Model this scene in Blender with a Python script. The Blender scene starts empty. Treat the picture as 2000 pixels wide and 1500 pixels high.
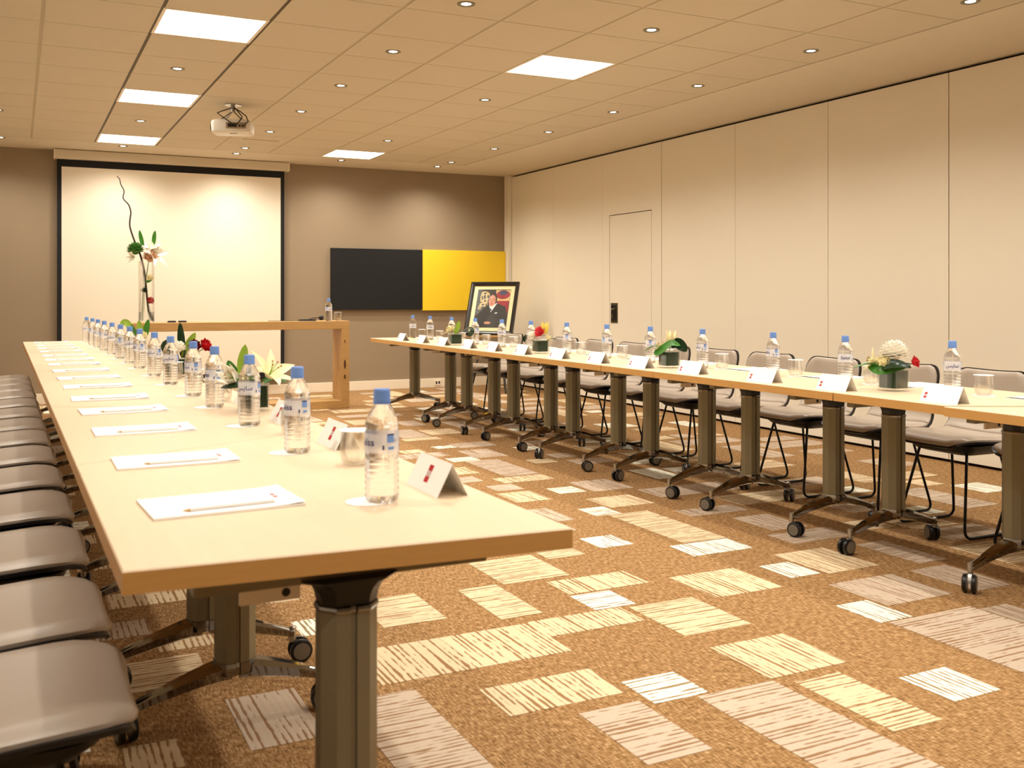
import bpy, bmesh, math, random
from mathutils import Vector, Matrix

sc = bpy.context.scene
COL = sc.collection
PI = math.pi
random.seed(7)

# ------------------------------------------------------------------ camera
CAM_H = 1.17
YAW = math.radians(26.47)
cd = bpy.data.cameras.new('camera')
cd.sensor_width = 36.0
cd.lens = 1942 / 2000 * 36
cd.shift_y = -(750 - 579) / 2000
cd.clip_start = 0.05
cd.dof.use_dof = True
cd.dof.focus_distance = 6.5
cd.dof.aperture_fstop = 6.3
cam = bpy.data.objects.new('camera', cd)
cam.location = (0, 0, CAM_H)
cam.rotation_euler = (PI / 2, 0, -YAW)
COL.objects.link(cam)
sc.camera = cam

# ------------------------------------------------------------------ world, exposure
w = bpy.data.worlds.new('world')
sc.world = w
w.use_nodes = True
w.node_tree.nodes['Background'].inputs[0].default_value = (1.0, 0.85, 0.65, 1)
w.node_tree.nodes['Background'].inputs[1].default_value = 0.02
sc.view_settings.view_transform = 'Standard'
sc.view_settings.look = 'None'
sc.view_settings.gamma = 1.0
sc.view_settings.use_curve_mapping = False
sc.view_settings.exposure = 0.38
LAMP_COL = (1.0, 0.935, 0.83)
SPOT_W = 62.0
PANEL_E = 5.0


# ------------------------------------------------------------------ materials
def lin(c):
    return tuple((v / 255 / 12.92) if v / 255 <= 0.04045 else ((v / 255 + 0.055) / 1.055) ** 2.4 for v in c)


def mat(name, rgb, rough=0.5, metal=0.0, noise=0.0, nscale=20.0, bump=0.0, bscale=200.0, emit=0.0,
        coat=0.0, trans=0.0, ior=1.45, alpha=1.0, spec=0.5, stretch=None):
    m = bpy.data.materials.new(name)
    m.use_nodes = True
    nt = m.node_tree
    b = nt.nodes['Principled BSDF']
    col = lin(rgb) + (1,)
    b.inputs['Base Color'].default_value = col
    b.inputs['Roughness'].default_value = rough
    b.inputs['Metallic'].default_value = metal
    b.inputs['IOR'].default_value = ior
    b.inputs['Alpha'].default_value = alpha
    b.inputs['Specular IOR Level'].default_value = spec
    b.inputs['Coat Weight'].default_value = coat
    b.inputs['Transmission Weight'].default_value = trans
    if emit:
        b.inputs['Emission Color'].default_value = col
        b.inputs['Emission Strength'].default_value = emit
    tc = None
    if noise or bump:
        tc = nt.nodes.new('ShaderNodeTexCoord')
        src = tc.outputs['Object']
        if stretch:
            mp = nt.nodes.new('ShaderNodeMapping')
            mp.inputs['Scale'].default_value = stretch
            nt.links.new(src, mp.inputs[0])
            src = mp.outputs[0]
    if noise:
        n = nt.nodes.new('ShaderNodeTexNoise')
        n.inputs['Scale'].default_value = nscale
        n.inputs['Detail'].default_value = 6
        nt.links.new(src, n.inputs['Vector'])
        mx = nt.nodes.new('ShaderNodeMix')
        mx.data_type = 'RGBA'
        mx.inputs[6].default_value = tuple(v * (1 - noise) for v in col[:3]) + (1,)
        mx.inputs[7].default_value = tuple(min(1, v * (1 + noise)) for v in col[:3]) + (1,)
        nt.links.new(n.outputs['Fac'], mx.inputs[0])
        nt.links.new(mx.outputs[2], b.inputs['Base Color'])
    if bump:
        n2 = nt.nodes.new('ShaderNodeTexNoise')
        n2.inputs['Scale'].default_value = bscale
        n2.inputs['Detail'].default_value = 3
        nt.links.new(src, n2.inputs['Vector'])
        bp = nt.nodes.new('ShaderNodeBump')
        bp.inputs['Strength'].default_value = bump
        bp.inputs['Distance'].default_value = 0.002
        nt.links.new(n2.outputs['Fac'], bp.inputs['Height'])
        nt.links.new(bp.outputs['Normal'], b.inputs['Normal'])
    return m


def clear_mat(name, rgb, ior, see=0.5, rough=0.0):
    """water or glass that refracts but also lets part of the light straight through"""
    m = mat(name, rgb, rough, trans=1.0, ior=ior)
    nt = m.node_tree
    b = nt.nodes['Principled BSDF']
    out = nt.nodes['Material Output']
    tr = nt.nodes.new('ShaderNodeBsdfTransparent')
    tr.inputs[0].default_value = lin(rgb) + (1,)
    mx = nt.nodes.new('ShaderNodeMixShader')
    mx.inputs[0].default_value = see
    nt.links.new(b.outputs[0], mx.inputs[1])
    nt.links.new(tr.outputs[0], mx.inputs[2])
    nt.links.new(mx.outputs[0], out.inputs[0])
    return m


def carpet_base():
    m = bpy.data.materials.new('carpet')
    m.use_nodes = True
    nt = m.node_tree
    N = nt.nodes
    b = N['Principled BSDF']
    b.inputs['Roughness'].default_value = 0.95
    b.inputs['Specular IOR Level'].default_value = 0.1
    g = N.new('ShaderNodeNewGeometry')
    facs = []
    for rot, sx, sy in ((0.7, 34, 210), (-0.8, 38, 220), (0.1, 200, 34)):
        mp = N.new('ShaderNodeMapping')
        mp.inputs['Rotation'].default_value = (0, 0, rot)
        mp.inputs['Scale'].default_value = (sx, sy, 1)
        nt.links.new(g.outputs['Position'], mp.inputs[0])
        n = N.new('ShaderNodeTexNoise')
        n.inputs['Scale'].default_value = 1.0
        n.inputs['Detail'].default_value = 2
        nt.links.new(mp.outputs[0], n.inputs['Vector'])
        facs.append(n.outputs['Fac'])
    a1 = N.new('ShaderNodeMath'); a1.operation = 'MAXIMUM'
    nt.links.new(facs[0], a1.inputs[0]); nt.links.new(facs[1], a1.inputs[1])
    a2 = N.new('ShaderNodeMath'); a2.operation = 'ADD'
    nt.links.new(a1.outputs[0], a2.inputs[0]); nt.links.new(facs[2], a2.inputs[1])
    cr = N.new('ShaderNodeValToRGB')
    cr.color_ramp.elements[0].position = 0.42
    cr.color_ramp.elements[0].color = lin((112, 82, 48)) + (1,)
    cr.color_ramp.elements[1].position = 0.68
    cr.color_ramp.elements[1].color = lin((204, 172, 128)) + (1,)
    e = cr.color_ramp.elements.new(0.55); e.color = lin((156, 119, 78)) + (1,)
    hf = N.new('ShaderNodeMath'); hf.operation = 'MULTIPLY'; hf.inputs[1].default_value = 0.5
    nt.links.new(a2.outputs[0], hf.inputs[0])
    nt.links.new(hf.outputs[0], cr.inputs[0])
    nt.links.new(cr.outputs[0], b.inputs['Base Color'])
    bp = N.new('ShaderNodeBump'); bp.inputs['Strength'].default_value = 0.4; bp.inputs['Distance'].default_value = 0.003
    nt.links.new(hf.outputs[0], bp.inputs['Height']); nt.links.new(bp.outputs[0], b.inputs['Normal'])
    return m


def carpet_stripes(name, light, dark, along):
    m = bpy.data.materials.new(name)
    m.use_nodes = True
    nt = m.node_tree
    N = nt.nodes
    b = N['Principled BSDF']
    b.inputs['Roughness'].default_value = 0.95
    b.inputs['Specular IOR Level'].default_value = 0.1
    g = N.new('ShaderNodeNewGeometry')
    # threads: regular bands, wobbling a little, broken along their length
    wv = N.new('ShaderNodeTexWave'); wv.wave_type = 'BANDS'; wv.bands_direction = 'X' if along == 'Y' else 'Y'
    wv.inputs['Scale'].default_value = 16.0
    wv.inputs['Distortion'].default_value = 5.0
    wv.inputs['Detail'].default_value = 1.0
    wv.inputs['Detail Scale'].default_value = 0.7
    mp = N.new('ShaderNodeMapping')
    mp.inputs['Scale'].default_value = (1, 0.12, 1) if along == 'Y' else (0.12, 1, 1)
    nt.links.new(g.outputs['Position'], mp.inputs[0])
    nt.links.new(mp.outputs[0], wv.inputs['Vector'])
    mp2 = N.new('ShaderNodeMapping')
    mp2.inputs['Scale'].default_value = (70, 22, 1) if along == 'Y' else (22, 70, 1)
    nt.links.new(g.outputs['Position'], mp2.inputs[0])
    n2 = N.new('ShaderNodeTexNoise'); n2.inputs['Scale'].default_value = 1.0
    nt.links.new(mp2.outputs[0], n2.inputs['Vector'])
    mp3 = N.new('ShaderNodeMapping')
    mp3.inputs['Scale'].default_value = (48, 3, 1) if along == 'Y' else (3, 48, 1)
    nt.links.new(g.outputs['Position'], mp3.inputs[0])
    n3 = N.new('ShaderNodeTexNoise'); n3.inputs['Scale'].default_value = 1.0; n3.inputs['Detail'].default_value = 1.0
    nt.links.new(mp3.outputs[0], n3.inputs['Vector'])
    ad0 = N.new('ShaderNodeMath'); ad0.operation = 'MULTIPLY_ADD'
    ad0.inputs[1].default_value = 0.8
    nt.links.new(n2.outputs['Fac'], ad0.inputs[0])
    wm = N.new('ShaderNodeMath'); wm.operation = 'MULTIPLY'; wm.inputs[1].default_value = 0.5
    nt.links.new(wv.outputs['Fac'], wm.inputs[0]); nt.links.new(wm.outputs[0], ad0.inputs[2])
    ad = N.new('ShaderNodeMath'); ad.operation = 'MULTIPLY_ADD'
    ad.inputs[1].default_value = 1.3
    nt.links.new(n3.outputs['Fac'], ad.inputs[0]); nt.links.new(ad0.outputs[0], ad.inputs[2])
    nm = N.new('ShaderNodeMath'); nm.operation = 'MULTIPLY'; nm.inputs[1].default_value = 0.5
    nt.links.new(ad.outputs[0], nm.inputs[0])
    ad = nm
    cr = N.new('ShaderNodeValToRGB')
    cr.color_ramp.elements[0].position = 0.52; cr.color_ramp.elements[0].color = lin(dark) + (1,)
    cr.color_ramp.elements[1].position = 0.60; cr.color_ramp.elements[1].color = lin(light) + (1,)
    nt.links.new(ad.outputs[0], cr.inputs[0])
    nt.links.new(cr.outputs[0], b.inputs['Base Color'])
    bp = N.new('ShaderNodeBump'); bp.inputs['Strength'].default_value = 0.5; bp.inputs['Distance'].default_value = 0.003
    nt.links.new(ad.outputs[0], bp.inputs['Height']); nt.links.new(bp.outputs[0], b.inputs['Normal'])
    return m


M = {
    'carpet': carpet_base(),
    'ceil': mat('ceiling_paint', (214, 202, 180), 0.85, noise=0.03, nscale=6, bump=0.05, bscale=300),
    'tile': mat('ceiling_tile', (206, 194, 170), 0.85, noise=0.03, nscale=3, bump=0.12, bscale=500),
    'grid': mat('ceiling_grid', (186, 172, 144), 0.7),
    'gridd': mat('ceiling_rail', (84, 70, 46), 0.6),
    'taupe': mat('taupe_wall', (150, 132, 108), 0.8, noise=0.04, nscale=2, bump=0.05),
    'cream': mat('cream_panel', (238, 229, 210), 0.55, noise=0.015, nscale=2),
    'gap': mat('dark_gap', (40, 30, 20), 0.9),
    'skirt': mat('white_skirting', (240, 228, 206), 0.5),
    'black': mat('black_plastic', (14, 14, 16), 0.35),
    'blackm': mat('black_metal', (12, 12, 14), 0.3, metal=0.3),
    'chrome': mat('polished_chrome', (138, 137, 136), 0.06, metal=1.0),
    'column': mat('bronze_grey_metal', (132, 126, 104), 0.4, metal=0.45, noise=0.05, nscale=4),
    'wood': mat('maple_laminate', (224, 200, 168), 0.42, noise=0.05, nscale=5, stretch=(9, 0.8, 1)),
    'woodedge': mat('maple_edge', (200, 152, 88), 0.45, noise=0.1, nscale=6, stretch=(2, 2, 30)),
    'oak': mat('oak', (184, 144, 88), 0.5, noise=0.22, nscale=5, stretch=(1.2, 6, 6), bump=0.1, bscale=60),
    'oakdark': mat('oak_knot', (84, 50, 18), 0.6, noise=0.3, nscale=40),
    'leather': mat('taupe_leather', (166, 152, 137), 0.34, noise=0.03, nscale=10, bump=0.08, bscale=400),
    'paper': mat('white_paper', (250, 248, 244), 0.6),
    'redink': mat('red_ink', (178, 28, 36), 0.6),
    'greyink': mat('grey_ink', (196, 176, 172), 0.6),
    'inkb': mat('blue_ink', (28, 34, 104), 0.5),
    'lightblue': mat('light_blue_ink', (120, 160, 226), 0.5),
    'cap': mat('blue_cap', (110, 150, 222), 0.4),
    'water': clear_mat('bottled_water', (252, 253, 255), 1.33, 0.25),
    'glass': clear_mat('clear_glass', (255, 255, 254), 1.45, 0.7),
    'label': mat('clear_label', (240, 242, 250), 0.35, alpha=0.5),
    'pencil': mat('white_pencil', (226, 220, 212), 0.4),
    'wheel': mat('grey_wheel', (112, 104, 90), 0.5),
    'leafd': mat('dark_green_leaf', (16, 46, 20), 0.3, noise=0.25, nscale=30),
    'leaf': mat('green_leaf', (58, 118, 34), 0.35, noise=0.25, nscale=30),
    'leafl': mat('light_green_leaf', (138, 168, 56), 0.4, noise=0.2, nscale=30),
    'white': mat('white_petal', (250, 246, 232), 0.6, noise=0.04, nscale=60),
    'creamp': mat('cream_petal', (246, 236, 190), 0.6, noise=0.06, nscale=60),
    'yellowp': mat('yellow_petal', (240, 220, 110), 0.6, noise=0.06, nscale=60),
    'redp': mat('red_petal', (196, 16, 28), 0.5, noise=0.2, nscale=60),
    'darkred': mat('dark_red_petal', (120, 8, 20), 0.5, noise=0.2, nscale=60),
    'blush': mat('blush_petal', (214, 170, 138), 0.6, noise=0.15, nscale=60),
    'twig': mat('twig_bark', (52, 38, 28), 0.8),
    'screen': mat('projection_fabric', (234, 224, 204), 0.75),
    'tvblack': mat('matt_black_board', (12, 12, 12), 0.75),
    'yellow': mat('yellow_board', (244, 206, 40), 0.6),
    'frame': mat('dark_frame_wood', (34, 28, 20), 0.3, coat=0.3),
    'matboard': mat('cream_mat_board', (240, 226, 176), 0.7),
    'prbg': mat('print_dark_background', (44, 38, 28), 0.5, noise=0.3, nscale=20),
    'prsuit': mat('print_dark_suit', (40, 34, 28), 0.5, noise=0.1, nscale=30),
    'prskin': mat('print_skin', (206, 142, 112), 0.5),
    'prhair': mat('print_hair', (24, 16, 12), 0.5),
    'prred': mat('print_red_velvet', (150, 20, 36), 0.5, noise=0.2, nscale=30),
    'prgold': mat('print_gold', (214, 182, 118), 0.5, noise=0.2, nscale=40),
    'prblue': mat('print_blue', (52, 52, 84), 0.5),
    'proj': mat('projector_white', (226, 220, 208), 0.4),
    'projg': mat('projector_grey', (150, 132, 104), 0.5),
    'steel': mat('brushed_steel', (170, 165, 155), 0.3, metal=0.9),
    'lockm': mat('lock_bronze', (92, 84, 58), 0.4, metal=0.6),
}
for tone, lt, dk in (('c', (212, 192, 158), (146, 110, 74)), ('w', (234, 232, 216), (146, 124, 90)), ('p', (192, 174, 154), (142, 110, 80))):
    for ax in 'XY':
        M[tone + ax] = carpet_stripes('carpet_' + {'c': 'cream', 'w': 'white', 'p': 'beige'}[tone] + '_' + ax.lower(), lt, dk, ax)


def emis(name, rgb, e):
    m = bpy.data.materials.new(name)
    m.use_nodes = True
    nt = m.node_tree
    nt.nodes.remove(nt.nodes['Principled BSDF'])
    em = nt.nodes.new('ShaderNodeEmission')
    em.inputs[0].default_value = rgb + (1,)
    em.inputs[1].default_value = e
    nt.links.new(em.outputs[0], nt.nodes['Material Output'].inputs[0])
    return m


M['panel'] = emis('lit_diffuser', (1.0, 0.94, 0.84), PANEL_E)
M['lens'] = emis('lit_lens', (1.0, 0.93, 0.8), 14.0)


# ------------------------------------------------------------------ mesh helpers
class MB:
    def __init__(s):
        s.v = []; s.f = []; s.mi = []; s.cur = 0

    def m(s, i):
        s.cur = i
        return s

    def add(s, vs, fs):
        o = len(s.v)
        s.v += [tuple(p) for p in vs]
        s.f += [tuple(i + o for i in f) for f in fs]
        s.mi += [s.cur] * len(fs)
        return s

    def box(s, x0, x1, y0, y1, z0, z1):
        return s.add([(x0, y0, z0), (x1, y0, z0), (x1, y1, z0), (x0, y1, z0), (x0, y0, z1), (x1, y0, z1), (x1, y1, z1), (x0, y1, z1)],
                     [(0, 3, 2, 1), (4, 5, 6, 7), (0, 1, 5, 4), (1, 2, 6, 5), (2, 3, 7, 6), (3, 0, 4, 7)])

    def prism(s, poly, z0, z1):
        n = len(poly)
        vs = [(x, y, z0) for x, y in poly] + [(x, y, z1) for x, y in poly]
        fs = [tuple(range(n - 1, -1, -1)), tuple(range(n, 2 * n))] + [(i, (i + 1) % n, n + (i + 1) % n, n + i) for i in range(n)]
        return s.add(vs, fs)

    def loft(s, rings, cap=True, closed=True):
        n = len(rings[0])
        vs = [p for r in rings for p in r]
        fs = []
        for k in range(len(rings) - 1):
            for i in range(n if closed else n - 1):
                j = (i + 1) % n
                fs.append((k * n + i, k * n + j, (k + 1) * n + j, (k + 1) * n + i))
        if cap:
            fs.append(tuple(range(n - 1, -1, -1)))
            fs.append(tuple((len(rings) - 1) * n + i for i in range(n)))
        return s.add(vs, fs)

    def lathe(s, prof, seg=20, c=(0, 0, 0), capb=True, capt=True):
        rings = [[(c[0] + r * math.cos(2 * PI * i / seg), c[1] + r * math.sin(2 * PI * i / seg), c[2] + z) for i in range(seg)] for r, z in prof]
        n = seg
        vs = [p for r in rings for p in r]
        fs = [(k * n + i, k * n + (i + 1) % n, (k + 1) * n + (i + 1) % n, (k + 1) * n + i) for k in range(len(rings) - 1) for i in range(n)]
        if capb: fs.append(tuple(range(n - 1, -1, -1)))
        if capt: fs.append(tuple((len(rings) - 1) * n + i for i in range(n)))
        return s.add(vs, fs)

    def tube(s, pts, r, seg=8):
        pts = [Vector(p) for p in pts]
        rs = r if isinstance(r, (list, tuple)) else [r] * len(pts)
        rings = []
        up = None
        for i, p in enumerate(pts):
            t = (pts[min(i + 1, len(pts) - 1)] - pts[max(i - 1, 0)]).normalized()
            if up is None:
                up = Vector((0, 0, 1)) if abs(t.z) < 0.9 else Vector((1, 0, 0))
            a = t.cross(up)
            if a.length < 1e-5:
                a = t.cross(Vector((0.3, 1, 0.2)))
            a.normalize()
            b = a.cross(t).normalized()
            up = b
            rings.append([tuple(p + rs[i] * (a * math.cos(2 * PI * k / seg) + b * math.sin(2 * PI * k / seg))) for k in range(seg)])
        return s.loft(rings)

    def ball(s, c, r, seg=10, rings=6, sz=1.0):
        prof = [(max(1e-4, r * math.sin(PI * k / rings)), -r * sz * math.cos(PI * k / rings)) for k in range(rings + 1)]
        return s.lathe(prof, seg, c, False, False)

    def petal(s, base, d, up, L, W, curl=0.3, cup=0.15, n=5, th=0.0012, tip=0.75):
        """a curved leaf blade with thickness"""
        d = Vector(d).normalized()
        up = Vector(up)
        side = d.cross(up).normalized()
        up = side.cross(d).normalized()
        base = Vector(base)
        top, bot = [], []
        for i in range(n + 1):
            t = i / n
            wd = W * math.sin(PI * min(1, 0.12 + t * 0.88) ** tip) if i < n else W * 0.03
            a = curl * t
            c = base + d * (L * (math.sin(a) / a if abs(a) > 1e-3 else 1) * t) + up * (L * t * ((1 - math.cos(a)) / a if abs(a) > 1e-3 else 0))
            nrm = (up * math.cos(a) - d * math.sin(a))
            for q in (-1, -0.5, 0, 0.5, 1):
                p = c + side * (wd * 0.5 * q) + nrm * (cup * wd * q * q)
                top.append(p + nrm * th * 0.5); bot.append(p - nrm * th * 0.5)
        k = 5
        N = len(top)
        fs = []
        for i in range(n):
            for q in range(k - 1):
                a, b, c2, e = i * k + q, i * k + q + 1, (i + 1) * k + q + 1, (i + 1) * k + q
                fs.append((a, b, c2, e)); fs.append((N + a, N + e, N + c2, N + b))
            for q0 in (0, k - 1):
                a, e = i * k + q0, (i + 1) * k + q0
                fs.append((a, e, N + e, N + a))
        fs.append(tuple(list(range(k)) + [N + q for q in range(k - 1, -1, -1)]))
        e0 = n * k
        fs.append(tuple([e0 + q for q in range(k)] + [N + e0 + q for q in range(k - 1, -1, -1)]))
        return s.add(top + bot, fs)

    def mesh(s, name, mats, smooth=None, bevel=0.0, bseg=2):
        me = bpy.data.meshes.new(name)
        me.from_pydata(s.v, [], s.f)
        for mm in (mats if isinstance(mats, (list, tuple)) else [mats]):
            me.materials.append(mm)
        me.polygons.foreach_set('material_index', s.mi)
        bm = bmesh.new()
        bm.from_mesh(me)
        bmesh.ops.recalc_face_normals(bm, faces=bm.faces)
        if bevel:
            ed = [e for e in bm.edges if len(e.link_faces) == 2 and e.calc_face_angle(0) > 0.5]
            bmesh.ops.bevel(bm, geom=ed, offset=bevel, segments=bseg, profile=0.5, affect='EDGES', clamp_overlap=True)
        bm.to_mesh(me)
        bm.free()
        if smooth:
            me.polygons.foreach_set('use_smooth', [True] * len(me.polygons))
            me.set_sharp_from_angle(angle=math.radians(smooth))
        me.update()
        return me


def obj(name, me, parent=None, loc=(0, 0, 0), rz=0.0, rot=None):
    o = bpy.data.objects.new(name, me)
    o.location = loc
    o.rotation_euler = rot if rot else (0, 0, rz)
    COL.objects.link(o)
    if parent:
        o.parent = parent
    return o


def tag(o, label, cat, group=None):
    o['label'] = label
    o['category'] = cat
    if group:
        o['group'] = group
    return o


def thing(name, label, cat, loc=(0, 0, 0), rz=0.0, group=None):
    return tag(obj(name, None, None, loc, rz), label, cat, group)


def struct(name, me, label=None, loc=(0, 0, 0)):
    o = obj(name, me, None, loc)
    o['kind'] = 'structure'
    if label: o['label'] = label
    return o


ORD = ['nearest', 'second', 'third', 'fourth', 'fifth', 'sixth', 'seventh', 'eighth', 'ninth', 'tenth', 'eleventh', 'twelfth', 'thirteenth', 'fourteenth', 'farthest']


def nth(i, n):
    return 'nearest' if i == 0 else ('farthest' if i == n - 1 else ORD[i] + ' from near end')


def arc(c, r, a0, a1, n, plane):
    """points of an arc, plane(u,v)->3D"""
    return [plane(c[0] + r * math.cos(a0 + (a1 - a0) * i / n), c[1] + r * math.sin(a0 + (a1 - a0) * i / n)) for i in range(n + 1)]


def rsq(hx, hy, r, n=4):
    """rounded rectangle outline"""
    pts = []
    for cx, cy, a in ((hx - r, hy - r, 0), (-hx + r, hy - r, PI / 2), (-hx + r, -hy + r, PI), (hx - r, -hy + r, 1.5 * PI)):
        for i in range(n + 1):
            pts.append((cx + r * math.cos(a + PI / 2 * i / n), cy + r * math.sin(a + PI / 2 * i / n)))
    return pts


def text_mesh(body, size):
    cu = bpy.data.curves.new('lettering', 'FONT')
    cu.body = body
    cu.size = size
    cu.align_x = 'CENTER'
    cu.align_y = 'CENTER'
    cu.resolution_u = 2
    cu.offset = 0.0003
    o = bpy.data.objects.new('lettering', cu)
    COL.objects.link(o)
    dg = bpy.context.evaluated_depsgraph_get()
    me = bpy.data.meshes.new_from_object(o.evaluated_get(dg))
    bpy.data.objects.remove(o)
    vs = [tuple(v.co) for v in me.vertices]
    fs = [tuple(p.vertices) for p in me.polygons]
    bpy.data.meshes.remove(me)
    return vs, fs


# ------------------------------------------------------------------ room shell
XL, XR, YN, YB, ZC = -1.48, 5.88, -2.0, 11.93, 2.77
fl = struct('floor', MB().box(XL - .2, XR + .2, YN - .2, YB + .2, -0.1, 0).mesh('floor', M['carpet']), 'brown flecked carpet')

PATCH = [(1.23, 2.48, 1.61, 2.69, 'cY'), (1.64, 2.37, 1.83, 2.55, 'wX'), (1.41, 2.07, 1.61, 2.41, 'pX'), (0.98, 2.85, 1.64, 3.16, 'cY'), (1.64, 3.0, 2.03, 3.17, 'cY'), (2.06, 2.8, 2.35, 3.15, 'cX'), (1.94, 3.39, 2.32, 3.58, 'cY'), (1.93, 3.18, 2.11, 3.37, 'wX'), (1.57, 3.24, 1.74, 3.64, 'cX'), (1.16, 3.34, 1.4, 3.68, 'cX'), (1.77, 3.63, 2.08, 3.99, 'cX'), (2.12, 3.89, 2.31, 4.06, 'cX'), (2.43, 3.95, 2.61, 4.15, 'wY'), (2.43, 3.1, 2.76, 3.41, 'cY'), (2.73, 3.64, 3.07, 3.84, 'wY'), (2.83, 3.85, 3.08, 4.53, 'cX'), (2.76, 4.54, 2.92, 4.73, 'wX'), (2.94, 4.68, 3.24, 4.95, 'cY'), (2.88, 5.14, 3.06, 5.32, 'wX'), (2.54, 5.03, 2.76, 5.31, 'cY'), (3.1, 5.11, 3.38, 5.44, 'pY'), (2.73, 5.59, 3.09, 5.77, 'cY'), (2.84, 5.8, 3.09, 6.45, 'pX'), (2.76, 6.46, 2.97, 6.63, 'wX'), (2.98, 6.55, 3.23, 6.92, 'pY'), (2.88, 7.08, 3.05, 7.21, 'wY'), (3.06, 7.04, 3.38, 7.28, 'pX'), (2.57, 6.96, 2.75, 7.12, 'cY'), (2.85, 7.72, 3.1, 8.23, 'pX'), (2.81, 7.56, 3.13, 7.7, 'cX'), (0.84, 2.08, 1.06, 2.78, 'pX'), (1.78, 1.66, 2.06, 2.36, 'pX'), (2.11, 1.93, 2.29, 2.32, 'cX'), (2.06, 2.37, 2.38, 2.67, 'cY'), (2.42, 2.0, 2.62, 2.2, 'wY'), (2.8, 1.98, 3.22, 2.59, 'pX'), (2.77, 2.6, 2.93, 2.82, 'wY'), (2.95, 2.73, 3.3, 3.04, 'pY'), (3.41, 2.71, 3.62, 3.04, 'pY'), (2.88, 3.18, 3.04, 3.38, 'wY'), (3.06, 3.16, 3.36, 3.5, 'cY'), (3.54, 3.1, 3.71, 3.47, 'pX'), (3.23, 2.28, 3.37, 2.55, 'pY'), (3.21, 4.3, 3.59, 4.46, 'pY'), (3.38, 3.86, 3.61, 4.18, 'pY'), (4.39, 3.78, 4.51, 3.96, 'wY'), (5.17, 4.04, 5.41, 4.3, 'wY'), (4.7, 3.79, 4.95, 4.34, 'pX'), (0.88, 3.38, 1.06, 3.55, 'wY'), (0.85, 3.8, 0.99, 3.98, 'cY'), (0.24, 2.58, 0.38, 2.75, 'cY'), (0.42, 3.44, 0.6, 3.55, 'cY'), (0.23, 4.6, 0.37, 4.75, 'cY')]
rp = random.Random(3)
taken = list(PATCH)
tries = 0
while len(taken) < 285 and tries < 9000:
    tries += 1
    wv, hv = rp.choice([(.18, .18), (.3, .2), (.2, .36), (.38, .2), (.3, .32), (.24, .6), (.6, .26)])
    x = rp.uniform(-.4, 5.6); y = rp.uniform(1.9, 11.5)
    if 0.7 < x < 3.0 and y < 4.3:
        continue
    if x + wv > 5.82 or y + hv > 11.9:
        continue
    if any(x < p[2] + .03 and x + wv > p[0] - .03 and y < p[3] + .03 and y + hv > p[1] - .03 for p in taken):
        continue
    taken.append((round(x, 2), round(y, 2), round(x + wv, 2), round(y + hv, 2), rp.choice('ccwpp') + rp.choice('XY')))
pmesh = {}
for p in taken:
    key = p[4]
    if key not in pmesh:
        pmesh[key] = MB().box(-.5, .5, -.5, .5, 0, 1).mesh('carpet_patch', M[key])
    o = obj('carpet_patch', pmesh[key], fl, ((p[0] + p[2]) / 2, (p[1] + p[3]) / 2, 0))
    o.scale = (p[2] - p[0], p[3] - p[1], 0.0012)

# ceiling: slab, plain margin, lay-in tiles
TS = 0.595
GX = [-0.465 + TS * i for i in range(10)]
GY = [11.15 - TS * i for i in range(23)]
ce = struct('ceiling', MB().box(XL - .2, XR + .2, YN - .2, YB + .2, ZC + 0.02, ZC + .12).mesh('ceiling', M['grid']), 'beige suspended ceiling of square tiles')
gx0, gx1, gy1 = GX[0], GX[-1], GY[0]
mg = MB().box(XL - .1, gx0 - .012, YN - .1, YB + .1, ZC, ZC + .02)
obj('ceiling_margin', mg.mesh('ceiling_margin', M['ceil']), ce)
obj('ceiling_margin', MB().box(gx1 + .008, XR + .1, YN - .1, YB + .1, ZC, ZC + .02).mesh('ceiling_margin', M['ceil']), ce)
obj('ceiling_margin', MB().box(gx0 - .012, gx1 + .008, gy1 + .008, YB + .1, ZC, ZC + .02).mesh('ceiling_margin', M['ceil']), ce)
tile_me = MB().box(-TS / 2 + .010, TS / 2 - .010, -TS / 2 + .003, TS / 2 - .003, ZC, ZC + .016).mesh('ceiling_tile', M['tile'])
PANELS = [(2, 0), (2, 4), (2, 8), (2, 12), (2, 16), (6, 0), (6, 8), (6, 16)]
for i in range(9):
    for j in range(22):
        if (i, j) in PANELS:
            continue
        obj('ceiling_tile', tile_me, ce, ((GX[i] + GX[i + 1]) / 2, (GY[j] + GY[j + 1]) / 2, 0))
for X in GX[1:2] + GX[4:-1]:
    obj('ceiling_rail', MB().box(X - .012, X + .012, YN, gy1, ZC + .0025, ZC + .019).mesh('ceiling_rail', M['grid']), ce)
# dark metal rails either side of the light column
for X in (GX[2], GX[3]):
    obj('ceiling_rail', MB().box(X - .011, X + .011, YN, gy1, ZC + .004, ZC + .019).mesh('ceiling_rail', M['gridd']), ce)

# back wall
wb = struct('wall_back', MB().box(XL - .2, XR + .3, YB, YB + .15, 0, ZC).mesh('wall_back', M['taupe']), 'taupe painted end wall')
struct('wall_left', MB().box(XL - .15, XL, YN, YB, 0, ZC).mesh('wall_left', M['cream']))
struct('wall_near', MB().box(XL - .15, XR + .3, YN - .15, YN, 0, ZC).mesh('wall_near', M['taupe']))
struct('baseboard_back', MB().box(XL, XR - .03, YB - .018, YB, 0, .115).mesh('baseboard_back', M['skirt'], bevel=.003), 'white skirting along the taupe wall')
# corner post between end wall and folding wall
struct('trim_1', MB().box(XR - .055, XR + .1, 11.815, YB, 0, ZC - .002).mesh('trim_1', M['cream'], bevel=.003), 'narrow cream post in the room corner')

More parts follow.
